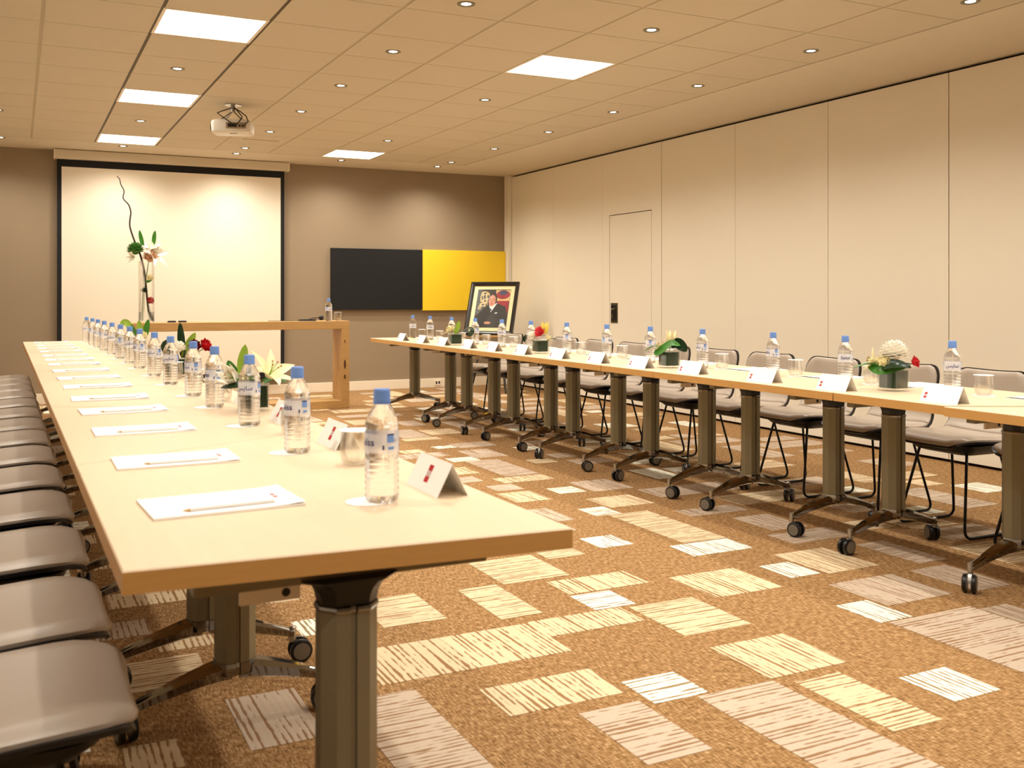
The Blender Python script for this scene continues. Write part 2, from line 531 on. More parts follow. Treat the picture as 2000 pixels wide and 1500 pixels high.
# folding partition wall on the right
wr = struct('wall_right', MB().box(XR + .045, XR + .2, YN, YB, 0, ZC).mesh('wall_right', M['gap']), 'cream folding partition wall of tall panels')
seams = [11.809, 10.67, 9.529, 8.391, 7.23, 6.068, 4.902, 3.75, 2.6, 1.45, 0.3, -0.85, -2.0]
gaps = [.007, .003, .003, .008, .004, .005, .008, .005, .005, .006, .005, .005, .005]
PZ0, PZ1 = 0.022, ZC - .022
DY0, DY1, DZ = 8.574, 9.378, 2.06
for k in range(12):
    y1, y0 = seams[k] - gaps[k] / 2, seams[k + 1] + gaps[k + 1] / 2
    b = MB()
    if k == 2:
        b.box(XR, XR + .04, y0, DY0 - .006, PZ0, PZ1).box(XR, XR + .04, DY1 + .009, y1, PZ0, PZ1).box(XR, XR + .04, DY0 - .006, DY1 + .009, DZ + .009, PZ1)
        obj('wall_panel', b.mesh('wall_panel', M['cream']), wr)
    else:
        obj('wall_panel', b.box(XR, XR + .04, y0, y1, PZ0, PZ1).mesh('wall_panel', M['cream'], bevel=.001, bseg=1), wr)
dr = struct('door_1', MB().box(XR, XR + .04, DY0, DY1, PZ0, DZ).mesh('door_1', M['cream'], bevel=.001, bseg=1), 'flush pass door cut into the folding wall')
lk = obj('door_lock', MB().box(XR - .004, XR + .006, 9.215, 9.352, .878, 1.098).m(1).box(XR - .007, XR - .002, 9.232, 9.335, .9, 1.076).mesh('door_lock', [M['lockm'], M['black']], bevel=.001), dr)
lk['label'] = 'recessed bronze lock plate'
obj('lock_knob', MB().ball((XR - .012, 9.262, 1.03), .016).mesh('lock_knob', M['lockm'], smooth=40), lk)
obj('lock_knob', MB().ball((XR - .012, 9.312, 1.03), .011).mesh('lock_knob', M['steel'], smooth=40), lk)
obj('lock_lever', MB().box(XR - .014, XR - .004, 9.29, 9.318, .93, .975).mesh('lock_lever', M['lockm'], bevel=.002), lk)


# ------------------------------------------------------------------ lights in the ceiling
def spot(parent, loc, power):
    ld = bpy.data.lights.get('downlight_lamp')
    if not ld:
        ld = bpy.data.lights.new('downlight_lamp', 'SPOT')
        ld.color = LAMP_COL
        ld.energy = power
        ld.spot_size = math.radians(150)
        ld.spot_blend = 1.0
        ld.shadow_soft_size = 0.04
    o = bpy.data.objects.new('lamp', ld)
    COL.objects.link(o)
    o.parent = parent
    o.location = loc
    return o


dl_ring = MB().lathe([(.027, -.001), (.044, -.006), (.050, -.004), (.050, .003), (.027, .003), (.027, -.001)], 24, capb=False, capt=False).mesh('trim_ring', M['column'], smooth=40)
dl_lens = MB().lathe([(.001, -.0008), (.029, -.0008), (.029, .003), (.001, .003)], 20).mesh('lens', M['lens'])
DL = []
for X, ys in ((2.2, [11.34, 10.87, 9.69, 8.51, 7.33, 6.16, 4.98, 3.8, 2.62, 1.44, 0.26]), (4.63, [11.36, 10.92, 9.73, 8.5, 7.33, 6.13, 4.93, 3.72, 2.54, 1.36, .2]),
              (3.41, [11.35, 9.71, 7.34, 4.97, 2.6, 0.25]), (1.01, [11.31, 9.62, 7.3, 4.95, 2.58, 0.2]), (-.15, [11.24, 9.6, 7.3, 4.95, 2.6, .25])):
    for y in ys:
        DL.append((X, y))
rowname = {2.2: 'the middle row', 4.63: 'the row by the folding wall', 3.41: 'the right light-panel row', 1.01: 'the left light-panel row', -.15: 'the leftmost row'}
for X in rowname:
    ys = sorted(y for x, y in DL if x == X)
    for k, y in enumerate(ys):
        fromfar = len(ys) - 1 - k
        wd = 'farthest' if fromfar == 0 else ORD[fromfar] + ' from screen wall'
        t = thing('downlight', 'recessed round downlight in %s, %s' % (rowname[X], wd), 'downlight', (X, y, ZC), group='recessed ceiling downlights')
        obj('trim_ring', dl_ring, t)
        obj('lens', dl_lens, t)
        spot(t, (0, 0, -.012), SPOT_W)

pf = MB()
h0 = TS / 2 - .004
pf.loft([[(x, y, z) for x, y in ((-h0 + q, -h0 + q), (h0 - q, -h0 + q), (h0 - q, h0 - q), (-h0 + q, h0 - q))] for q, z in ((.018, .0), (0, .0), (0, .018), (.018, .018), (.018, 0))], cap=False)
pf_me = pf.mesh('panel_frame', M['skirt'])
pd_me = MB().box(-h0 + .018, h0 - .018, -h0 + .018, h0 - .018, .003, .017).mesh('diffuser', M['panel'])
for n, (i, j) in enumerate(PANELS):
    side = 'left' if i == 2 else 'right'
    lst = [q for q in PANELS if q[0] == i]
    k = lst.index((i, j))
    wd = 'closest to screen wall' if k == 0 else ORD[k] + ' from screen wall'
    t = thing('light_panel', 'square glowing white light panel in the %s ceiling column, %s' % (side, wd), 'ceiling light', ((GX[i] + GX[i + 1]) / 2, (GY[j] + GY[j + 1]) / 2, ZC), group='square ceiling light panels')
    obj('panel_frame', pf_me, t)
    obj('diffuser', pd_me, t)

# ------------------------------------------------------------------ tables
# leg set, feet run along X
oct_ = lambda hx, hy, ch: [(-hx + ch, -hy), (hx - ch, -hy), (hx, -hy + ch), (hx, hy - ch), (hx - ch, hy), (-hx + ch, hy), (-hx, hy - ch), (-hx, -hy + ch)]


def ring(pts, z): return [(x, y, z) for x, y in pts]


colp = [(-.052, -.018), (-.03, -.044), (-.006, -.047), (-.004, -.041), (.004, -.041), (.006, -.047), (.03, -.044), (.052, -.018),
        (.052, .018), (.03, .044), (.006, .047), (.004, .041), (-.004, .041), (-.006, .047), (-.03, .044), (-.052, .018)]
col_me = MB().loft([ring(colp, .185), ring(colp, .612)]).mesh('column', M['column'])
collar_me = MB().loft([ring([(x * 1.04, y * 1.04) for x, y in colp], .612), ring([(x * 1.06, y * 1.06) for x, y in colp], .617), ring([(x * 1.04, y * 1.04) for x, y in colp], .622)]).mesh('collar', M['chrome'])
capr = []
for z, fx, fy in ((.622, .050, .042), (.64, .053, .044), (.653, .059, .048), (.664, .070, .053), (.668, .084, .056), (.672, .088, .058)):
    capr.append(ring(oct_(fx, fy, fy * .5), z))
cap_me = MB().loft(capr).mesh('leg_cap', M['black'], smooth=35)
foot_r = []
for t in range(9):
    u = t / 8
    x = .012 + .262 * u
    zt = .188 - .085 * u ** 1.25
    hw = .040 - .024 * u ** .8
    th = .062 - .036 * u
    zm = zt - .012 * (1 - u) - .004
    foot_r.append([(x, -hw * .62, zt), (x, hw * .62, zt), (x, hw, zm), (x, hw * .7, zt - th * .8), (x, 0, zt - th), (x, -hw * .7, zt - th * .8), (x, -hw, zm)])
foot_me = MB().loft(foot_r).mesh('foot', M['chrome'], smooth=38)
hub_me = MB().loft([ring([(x * .98, y * .98) for x, y in colp], .150), ring([(x * 1.05, y * 1.05) for x, y in colp], .165), ring([(x * 1.05, y * 1.05) for x, y in colp], .185)]).mesh('hub', M['chrome'], smooth=30)
cs = MB().lathe([(.011, .066), (.011, .112), (.008, .114)], 10)
cs.loft([[(a, -.007, b), (a, .007, b)][0:1] + [(a, .007, b)] + [(a + .012, .007, b + .004), (a + .012, -.007, b + .004)] for a, b in ((-.03, .036), (-.022, .062), (-.005, .074), (.006, .07))])
caster_me = cs.mesh('caster', M['steel'], smooth=40)
wh = MB()
for sgn in (-1, 1):
    y0, y1 = sgn * .009, sgn * .026
    rr = [(.036, y0), (.037, y0 + sgn * .003), (.036, y1 - sgn * .004), (.030, y1), (.028, y1 - sgn * .002), (.001, y1 - sgn * .001)]
    rings_ = [[(r * math.cos(2 * PI * i / 18) - .024, y, .037 + r * math.sin(2 * PI * i / 18)) for i in range(18)] for r, y in [(.001, y0)] + rr]
    wh.m(0).loft(rings_[:5], cap=True)
    wh.m(1).loft([[(r * math.cos(2 * PI * i / 18) - .024, y, .037 + r * math.sin(2 * PI * i / 18)) for i in range(18)] for r, y in ((.027, y1 - sgn * .003), (.027, y1 + sgn * .0005), (.001, y1 + sgn * .001))])
wheel_me = wh.mesh('wheel', [M['black'], M['wheel']], smooth=35)
plate_me = MB().box(-.27, .27, -.022, .022, .666, .702).mesh('cross_rail', M['column'], bevel=.002, bseg=1)
arm = MB().box(-.19, -.085, -.004, .004, .638, .668).m(1).add([(-.11 + .008 * math.cos(PI / 5 * i), -.0045, .652 + .008 * math.sin(PI / 5 * i)) for i in range(10)], [tuple(range(10))])
arm_me = arm.mesh('tilt_arm', [M['skirt'], M['black']])
TOPZ, TOPT = 0.74, 0.038
crand = random.Random(11)


def table(label, poly, xc, legs, group):
    """poly: 4 corner points of the top (x,y) counter-clockwise; legs: list of (x,y)"""
    cx = sum(p[0] for p in poly) / 4
    cy = sum(p[1] for p in poly) / 4
    t = thing('flip_top_table', label, 'table', (cx, cy, 0), group=group)
    b = MB()
    q = [(x - cx, y - cy) for x, y in poly]
    n = 4
    e = .0025
    cen = (0, 0)
    ins = [(x * (1 - .006), y * (1 - .004)) for x, y in q]
    b.m(1).loft([ring(q, TOPZ - TOPT), ring(q, TOPZ - e)], cap=False)
    b.m(0).loft([ring(q, TOPZ - e), ring(ins, TOPZ)], cap=False)
    b.m(0).add(ring(ins, TOPZ), [(0, 1, 2, 3)])
    b.m(1).add(ring(q, TOPZ - TOPT), [(3, 2, 1, 0)])
    obj('tabletop', b.mesh('tabletop', [M['wood'], M['woodedge']]), t)
    ly = [l[1] - cy for l in legs]
    lx = legs[0][0] - cx
    for off in (-.12, .12):
        obj('long_rail', MB().box(lx + off - .016, lx + off + .016, min(ly), max(ly), .672, .7).mesh('long_rail', M['column'], bevel=.002, bseg=1), t)
    for k, (x, y) in enumerate(legs):
        L = (x - cx, y - cy, 0)
        c = obj('column', col_me, t, L)
        obj('collar', collar_me, c)
        obj('leg_cap', cap_me, c)
        obj('hub', hub_me, c)
        r_ = obj('cross_rail', plate_me, t, L)
        a_ = obj('tilt_arm', arm_me, t, L, rz=PI if (k == 1) else 0)
        for s_ in (0, 1):
            obj('foot', foot_me, t, L, rz=PI * s_)
            sx = 1 if s_ == 0 else -1
            cst = obj('caster', caster_me, t, (L[0] + sx * .272, L[1], 0), rz=crand.uniform(-PI, PI))
            obj('wheel', wheel_me, cst)
    return t


# right row: front edge x 3.276, chair side x 4.03
XF, XK, SL = 3.276, 4.03, 0.2
mids = [1.57, 2.55, 3.55, 4.56, 5.53, 6.51, 7.505, 8.46]
legpx = [(1.76, 2.34), (2.722, 3.359), (3.739, 4.368), (4.758, 5.338), (5.727, 6.345), (6.68, 7.32), (7.69, 8.27), (8.65, 9.59)]
NT = 8
for k in range(NT):
    y0 = mids[k]
    # slant of the near seam: seams at index 2,4,6 open towards chairs, 1,3,5,7 the other way
    s0 = SL if k % 2 == 0 else -SL
    if k < NT - 1:
        y1 = mids[k + 1]
        s1 = -s0
    else:
        y1, s1 = 9.87, 0
    g = .0028
    off = -.008 if k == 0 else 0
    poly = [(XF + off, y0 - s0 + g), (XK, y0 + s0 + g), (XK, y1 + s1 - g), (XF + off, y1 - s1 - g)]
    xm = 3.66
    sh = 'with the longer edge on the aisle' if k % 2 == 0 else 'with the shorter edge on the aisle'
    tb = table('maple trapezoid flip-top table in the right row, %s' % nth(k, NT), poly, xm, [(xm, legpx[k][0]), (xm, legpx[k][1])], 'trapezoid tables of the right row')
    if k == 0:
        tb.scale.z = .995      # its feet are screwed in a little, the top sits lower

LX = lambda y: -0.011 * (y - 2.5)
lm = [1.63, 2.965, 4.07, 5.09, 6.18, 7.15, 8.27, 9.19, 10.5]
LXA, LXC = .138, .914     # chair side, aisle side
for k in range(8):
    y0, y1 = lm[k], lm[k + 1]
    s0 = -.03 if k == 0 else (.2 if k % 2 == 1 else -.2)
    s1 = 0 if k == 7 else (.2 if (k + 1) % 2 == 1 else -.2)
    g = .0028
    P = [(LXA, y0 - s0 + g), (LXC, y0 + s0 + g), (LXC, y1 + s1 - g), (LXA, y1 - s1 - g)]
    P = [(x + LX(y), y) for x, y in P]
    xm = .53 + LX((y0 + y1) / 2)
    l0 = 1.74 if k == 0 else y0 + .2
    l1 = y1 - .2
    table('maple trapezoid flip-top table in the left row, %s' % nth(k, 8), P, xm, [(xm, l0), (xm, l1)], 'trapezoid tables of the left row')


# ------------------------------------------------------------------ chairs (face -X)
def chair_meshes():
    prof = [(-.232, .432), (-.222, .448), (-.195, .458), (-.14, .462), (-.05, .457), (.05, .450), (.11, .453), (.155, .466), (.19, .495), (.212, .54), (.226, .60), (.240, .67), (.256, .74), (.268, .79)]
    # arc length resample
    P = [Vector((a, 0, b)) for a, b in prof]
    cum = [0]
    for i in range(1, len(P)): cum.append(cum[-1] + (P[i] - P[i - 1]).length)
    Lt = cum[-1]

    def pt(s_):
        s_ = max(0, min(Lt, s_))
        for i in range(1, len(P)):
            if s_ <= cum[i] + 1e-9:
                f = (s_ - cum[i - 1]) / (cum[i] - cum[i - 1])
                p0, p1, p2, p3 = P[max(0, i - 2)], P[i - 1], P[i], P[min(len(P) - 1, i + 1)]
                return 0.5 * ((2 * p1) + (p2 - p0) * f + (2 * p0 - 5 * p1 + 4 * p2 - p3) * f * f + (3 * p1 - p0 - 3 * p2 + p3) * f ** 3)
        return P[-1]

    def halfw(s_, inset):
        e0, e1 = s_ - inset, Lt - inset - s_
        W = .236 - .014 * math.exp(-((s_ - .50) / .09) ** 2) - inset - .012 * max(0, (s_ - .55) / (Lt - .55))
        r0, r1 = .11, .075
        if e0 < r0: W = W - r0 + math.sqrt(max(0, r0 * r0 - (r0 - e0) ** 2))
        if e1 < r1: W = W - r1 + math.sqrt(max(0, r1 * r1 - (r1 - e1) ** 2))
        return max(W, .004)

    def surf(s_, v, inset):
        p = pt(s_)
        t = (pt(s_ + .006) - pt(s_ - .006)).normalized()
        nrm = Vector((-t.z, 0, t.x))          # points up / to the sitter
        hw = halfw(s_, inset)
        blend = min(1, max(0, (s_ - .38) / .15))
        dish = (.010 * (1 - blend) + .035 * blend) * (abs(v) ** 2.2) * (hw / .23)
        return p + Vector((0, v * hw, 0)) + nrm * dish, nrm

    def solid(s0, s1, inset, lo, hi, nu, nv, crown=0.0):
        top, bot = [], []
        for i in range(nu + 1):
            # denser rows at the ends
            f = i / nu
            f = 0.5 - 0.5 * math.cos(PI * f) if True else f
            s_ = s0 + (s1 - s0) * f
            for j in range(nv + 1):
                v = -1 + 2 * j / nv
                p, n = surf(s_, v, inset)
                ed = min(1.0, (1 - abs(v)) / .12 if abs(v) < 1 else 0)
                en = min(1.0, (min(s_ - s0, s1 - s_)) / .02)
                k = math.sqrt(max(0, 1 - (1 - min(ed, en)) ** 2)) if crown else 1
                top.append(p + n * (lo + (hi - lo) * (.35 + .65 * k) if crown else hi)); bot.append(p + n * lo)
        b = MB()
        W = nv + 1
        N = len(top)
        fs = []
        for i in range(nu):
            for j in range(nv):
                a, c2, d, e = i * W + j, i * W + j + 1, (i + 1) * W + j + 1, (i + 1) * W + j
                fs += [(a, c2, d, e), (N + a, N + e, N + d, N + c2)]
            for j in (0, nv):
                a, e = i * W + j, (i + 1) * W + j
                fs.append((a, e, N + e, N + a))
        for i in (0, nu):
            for j in range(nv):
                a, c2 = i * W + j, i * W + j + 1
                fs.append((a, c2, N + c2, N + a))
        return b.add(top + bot, fs)
    shell = solid(0, Lt, 0, -.009, .001, 30, 12).mesh('shell', M['black'], smooth=40)
    seat = solid(.010, .395, .009, .001, .024, 16, 14, crown=1).mesh('seat', M['leather'], smooth=60)
    back = solid(.397, Lt - .010, .009, .001, .022, 16, 14, crown=1).mesh('backrest', M['leather'], smooth=60)
    u = MB()
    u.loft([ring(rsq(.12, .14, .05), .390), ring(rsq(.15, .17, .06), .400), ring(rsq(.185, .195, .07), .428), ring(rsq(.19, .2, .07), .444)])
    under = u.mesh('under_plate', M['black'], smooth=40)
    lg = MB()
    pts = [(-.09, .08, .418), (-.115, .135, .405)]
    # front rod down, runner, rear rod up with rounded corners
    f_top, f_bot, r_bot, r_top = Vector((-.12, .145, .395)), Vector((-.205, .205, .008)), Vector((.195, .205, .008)), Vector((.11, .145, .395))

    def corner(a, b_, c_, r):
        d0 = (a - b_).normalized(); d1 = (c_ - b_).normalized()
        return [b_ + d0 * r * (1 - t) ** 2 + d1 * r * t ** 2 for t in (0, .2, .4, .6, .8, 1)]
    path = [Vector(pts[0]), Vector(pts[1]), f_top] + corner(f_top, f_bot, r_bot, .05) + corner(f_bot, r_bot, r_top, .05) + [r_top, Vector((.105, .135, .405)), Vector((.08, .08, .418))]
    lg.tube([tuple(p) for p in path], .0072, 8)
    leg = lg.mesh('sled_leg', M['blackm'], smooth=50)
    lg2 = MB().tube([(p.x, -p.y, p.z) for p in path], .0072, 8)
    leg2 = lg2.mesh('sled_leg', M['blackm'], smooth=50)
    return shell, seat, back, under, leg, leg2


CH = chair_meshes()


def chair(x, y, rz, label, group):
    t = thing('shell_chair', label, 'chair', (x, y, 0), rz, group)
    for nm, me in zip(('shell', 'seat', 'backrest', 'under_plate', 'sled_leg', 'sled_leg'), CH):
        obj(nm, me, t)
    return t


RC = [2.935 + .555 * i for i in range(12)]
for k, y in enumerate(RC):
    chair(4.275 + crand.uniform(-.012, .012), y, crand.uniform(-.03, .03), 'taupe leather shell chair at the right table row, %s' % nth(k, 12), 'chairs along the right table row')
LCH = [1.95, 2.45, 3.05, 3.66, 4.25, 4.84, 5.43, 6.0, 6.6, 7.2, 7.8, 8.35, 8.9, 9.45]
for k, y in enumerate(LCH):
    chair(-.060 + LX(y), y, PI + crand.uniform(-.02, .02), 'taupe leather shell chair at the left table row, %s' % nth(k, 14), 'chairs along the left table row')

# ------------------------------------------------------------------ bottles
BR = .031
bp_ = [(.004, .004), (.018, .0015), (.024, .0), (.029, .004), (BR, .012)]
z = .016
while z < .088:
    bp_ += [(BR, z), (BR - .0016, z + .005), (BR, z + .010)]
    z += .0125
bp_ += [(BR, .096), (BR - .0005, .100), (BR - .0005, .138), (BR, .142), (BR - .002, .148), (BR, .155), (BR - .002, .162), (BR - .006, .174), (.018, .190), (.0135, .197), (.0135, .203)]
bottle_me = MB().lathe(bp_, 28).mesh('bottle_body', M['water'], smooth=50)
cp = MB()
crings = []
for zz, rr in ((.2005, .0150), (.203, .0152), (.224, .0148), (.227, .0135)):
    crings.append([((rr + (.0005 if i % 2 and zz < .224 else 0)) * math.cos(2 * PI * i / 36), (rr + (.0005 if i % 2 and zz < .224 else 0)) * math.sin(2 * PI * i / 36), zz) for i in range(36)])
cap_b = cp.loft(crings).lathe([(.0158, .197), (.0158, .2), (.0140, .2), (.0140, .197)], 24).mesh('cap', M['cap'])
lab = MB()
lr = BR + .0003
nseg = 36
lab.add([(lr * math.cos(2 * PI * i / nseg), lr * math.sin(2 * PI * i / nseg), zz) for zz in (.100, .140) for i in range(nseg)],
        [(i, (i + 1) % nseg, nseg + (i + 1) % nseg, nseg + i) for i in range(nseg)])
label_me = lab.mesh('label', M['label'], smooth=60)


def wrap(vs, fs, b, a0, z0, r):
    out = []
    for x, y, _ in vs:
        a = a0 + x / r
        out.append((r * math.cos(a), r * math.sin(a), z0 + y))
    b.add(out, fs)


pr = MB()
tv, tf = text_mesh('Sa\u00efss', .021)
wrap(tv, tf, pr, 0, .122, BR + .0008)
av, af = text_mesh('\uFEB2\uFEF3\uFE8E\uFEB3', .019)
wrap(av, af, pr, PI, .122, BR + .0008)


def strip(b, a0, a1, z0, z1, r):
    n = 6
    vs = [(r * math.cos(a0 + (a1 - a0) * i / n), r * math.sin(a0 + (a1 - a0) * i / n), zz) for zz in (z0, z1) for i in range(n + 1)]
    b.add(vs, [(i, i + 1, n + 2 + i, n + 1 + i) for i in range(n)])


for ac in (PI / 2, -PI / 2):
    strip(pr, ac - .22, ac + .22, .1365, .1395, BR + .0008)
    strip(pr, ac - .48, ac - .38, .108, .117, BR + .0008)
pr.m(1)
for ac in (PI / 2, -PI / 2):
    strip(pr, ac - .22, ac + .22, .122, .1362, BR + .0008)
    strip(pr, ac - .15, ac + .22, .108, .114, BR + .0008)
print_me = pr.mesh('label_print', [M['inkb'], M['lightblue']])


def bottle(x, y, z, face, label, group=None):
    """face: angle (world) that the printed name points at"""
    t = thing('water_bottle', label, 'bottle', (x, y, z), face, group)
    t.scale = (1.15, 1.15, 1.035)
    obj('bottle_body', bottle_me, t)
    obj('cap', cap_b, t)
    l = obj('label', label_me, t)
    l['label'] = 'clear label printed in blue'
    obj('label_print', print_me, l)['kind'] = 'stuff'
    return t


def cam_ang(x, y): return math.atan2(-y, -x)


RB = [3.049, 3.68, 4.206, 4.828, 5.377, 5.909, 6.472, 7.051, 7.585, 8.132, 8.672, 9.219, 9.70]
facer = [PI, 0, 1.1, 2.0, PI / 2, 0.9, PI / 2, PI, 0.3, 2.2, 1.2, 0, PI]
coaster_me = MB().lathe([(.001, 0), (.046, 0), (.046, .0015), (.001, .0015)], 28).mesh('coaster', M['paper'])
gp = [(.024, .0), (.030, .002), (.035, .012), (.0385, .035), (.0385, .055), (.036, .078), (.0345, .088), (.0332, .088), (.0347, .078), (.0372, .055), (.0372, .035), (.0335, .014), (.028, .009), (.001, .008)]
tumbler_me = MB().lathe(gp, 24, capt=False).mesh('bowl', M['glass'], smooth=60)
lid_me = MB().lathe([(.001, .0882), (.041, .0882), (.041, .0895), (.001, .0895)], 24).mesh('paper_lid', M['paper'])


def tumbler(x, y, z, label, group):
    t = thing('glass_tumbler', label, 'glass', (x, y, z), 0, group)
    obj('bowl', tumbler_me, t)
    obj('paper_lid', lid_me, t)


def coaster(x, y, label, group):
    tag(obj('coaster', coaster_me, None, (x, y, TOPZ + .0002)), label, 'coaster', group)


XB = 3.68
for k, y in enumerate(RB):
    bottle(XB, y, TOPZ + .0002, cam_ang(XB, y) + facer[k] * (1 if k % 2 else -1) if k not in (0, 1) else cam_ang(XB, y) + facer[k], 'blue-capped water bottle on the right table row, %s' % nth(k, 13), 'water bottles of the right row')
    if k in (11, 12):
        gy = y - .12
    else:
        gy = y - .115
    coaster(3.735, gy, 'round white coaster under a glass on the right row, %s' % nth(k, 13), 'coasters of the right row')
    tumbler(3.735, gy, TOPZ + .0019, 'paper-topped glass tumbler on the right table row, %s' % nth(k, 13), 'tumblers of the right row')

PADY = [2.01, 2.62, 3.28, 3.89, 4.41, 5.02, 5.57, 6.16, 6.75, 7.25, 7.8, 8.4, 8.93, 9.44, 10.1]
LB = [(.684, 1.985), (.69, 2.71), (.69, 3.34), (.685, 3.96), (.68, 4.45), (.67, 5.08), (.665, 5.67), (.655, 6.3), (.65, 6.83), (.64, 7.35), (.63, 7.9), (.62, 8.5), (.61, 9.04), (.60, 9.55), (.59, 10.2)]
facel = [-1.05, -1.0, PI - .5, -1.2, 1.9, PI - .35, 2.4, -1.2, PI - .2, 1.4, 2.7, .6, 2.0, 1.0, 2.5]
for k, (x, y) in enumerate(LB):
    wd = nth(k, 15)
    coaster(x - .028, y + .012, 'round white coaster under a bottle on the left row, %s' % wd, 'coasters of the left row')
    bottle(x, y, TOPZ + .0019, cam_ang(x, y) + facel[k], 'blue-capped water bottle on the left table row, %s' % wd, 'water bottles of the left row')
    if k > 0:
        tumbler(x + .085 - .002 * k, y - .26, TOPZ + .0002, 'paper-topped glass tumbler on the left table row, %s' % nth(k - 1, 14), 'tumblers of the left row')

# ------------------------------------------------------------------ note pads, pencils, name cards
pad_me = MB()
pad_me.loft([ring([(-.149, -.103), (.149, -.103), (.149, .103), (-.149, .103)], 0), ring([(-.149, -.103), (.149, -.103), (.149, .103), (-.149, .103)], .005)])
pad_b = pad_me.mesh('sheets', M['paper'])
top_sheet = MB()
n = 8
vs = []
for i in range(n + 1):
    for j in (0, 1):
        u = i / n
        vs.append((-.149 + .298 * u, -.103 + .206 * j, .0052 + .004 * max(0, (u - .75) / .25) ** 2))
top_sheet.add(vs, [(2 * i, 2 * i + 2, 2 * i + 3, 2 * i + 1) for i in range(n)])
sheet_me = top_sheet.mesh('top_sheet', M['paper'], smooth=60)
pm = MB().box(.108, .122, -.018, -.004, .0062, .0066).box(.108, .122, .006, .020, .0062, .0066).mesh('printed_mark', M['redink'])


def pad(x, y, rz, label, group):
    t = thing('notepad', label, 'notepad', (x, y, TOPZ + .0002), rz, group)
    obj('sheets', pad_b, t)
    obj('top_sheet', sheet_me, t)
    obj('printed_mark', pm, t)


pc = MB()
hexr = lambda r, x: [(x, r * math.cos(PI / 3 * i), r * math.sin(PI / 3 * i)) for i in range(6)]
pc.loft([hexr(.0036, -.082), hexr(.0036, .088)])
pencil_me = pc.mesh('barrel', M['pencil'])
ptip = MB().loft([hexr(.0035, -.082), hexr(.0006, -.097)]).mesh('tip', M['woodedge'])

for k, y in enumerate(PADY):
    xx = .372 + LX(y)
    a = crand.uniform(-.035, .035) + (.02 if k == 0 else 0)
    pad(xx, y + .105, a, 'white notepad with small red print on the left table row, %s' % nth(k, 15), 'notepads of the left row')
    t = thing('pencil', 'white pencil lying on the notepad of the left row, %s' % nth(k, 15), 'pencil', (xx + .01, y + .035, TOPZ + .0002 + .0052 + .0034), a + .03, 'pencils on the left row notepads')
    obj('barrel', pencil_me, t)
    obj('tip', ptip, t)
for k, y in enumerate(RB):
    pad(3.865, y - .26 if k else y - .33, PI + crand.uniform(-.05, .05), 'white notepad on the right table row, %s' % nth(k, 13), 'notepads of the right row')

# tent cards: ridge along Y, printed face looks to -X
CL, CHh, CW = .19, .070, .036


def card_mesh(logo_y, logo_t, s):
    b = MB()
    th = .0006
    for sg in (-1, 1):
        p0, p1 = Vector((sg * CW, 0, 0)), Vector((0, 0, CHh))
        d = (p1 - p0).normalized()
        nrm = Vector((sg * d.z, 0, -sg * d.x * 1.0)) if False else Vector((sg * CHh, 0, CW)).normalized()
        a = [p0, p1, p1 - nrm * th, p0 - nrm * th]
        b.loft([[(v.x, -CL / 2, v.z) for v in a], [(v.x, CL / 2, v.z) for v in a]])
    me = b.mesh('folded_card', M['paper'])
    l = MB()
    p0, p1 = Vector((-CW, 0, 0)), Vector((0, 0, CHh))
    nrm = Vector((-CHh, 0, CW)).normalized() * .0004
    for q, mi in ((-1, 0), (0, 1), (1, 0)):
        l.m(mi)
        c = logo_t + q * s / .079
        a0 = p0 + (p1 - p0) * (c - s * .5 / .079) + nrm
        a1 = p0 + (p1 - p0) * (c + s * .5 / .079) + nrm
        l.add([(a0.x, logo_y - s * .85, a0.z), (a0.x, logo_y + s * .85, a0.z), (a1.x, logo_y + s * .85, a1.z), (a1.x, logo_y - s * .85, a1.z)], [(0, 1, 2, 3)])
    return me, l.mesh('red_logo', [M['redink'], M['greyink']])


card_l = card_mesh(.0, .52, .0135)
card_r = card_mesh(.074, .34, .0085)


def card(x, y, rz, which, label, group):
    t = thing('name_card', label, 'name card', (x, y, TOPZ + .0002), rz, group)
    obj('folded_card', which[0], t)
    g = obj('red_logo', which[1], t)
    g['label'] = 'small red square logo'


CR = [2.93, 3.525, 4.017, 4.612, 5.129, 5.619, 6.139, 6.688, 7.191, 7.672, 8.22, 8.728, 9.262]
for k, y in enumerate(CR):
    card(3.375, y - .095, crand.uniform(-.04, .04), card_r, 'folded white name card on the right table row, %s' % nth(k, 13), 'name cards of the right row')
LCY = [2.06, 2.79] + [3.4 + .6 * i for i in range(12)]
for k, y in enumerate(LCY):
    card(.832 + LX(y), y, crand.uniform(-.03, .03), card_l, 'white name card with red logo on left table row, %s' % nth(k, 14), 'name cards of the left row')


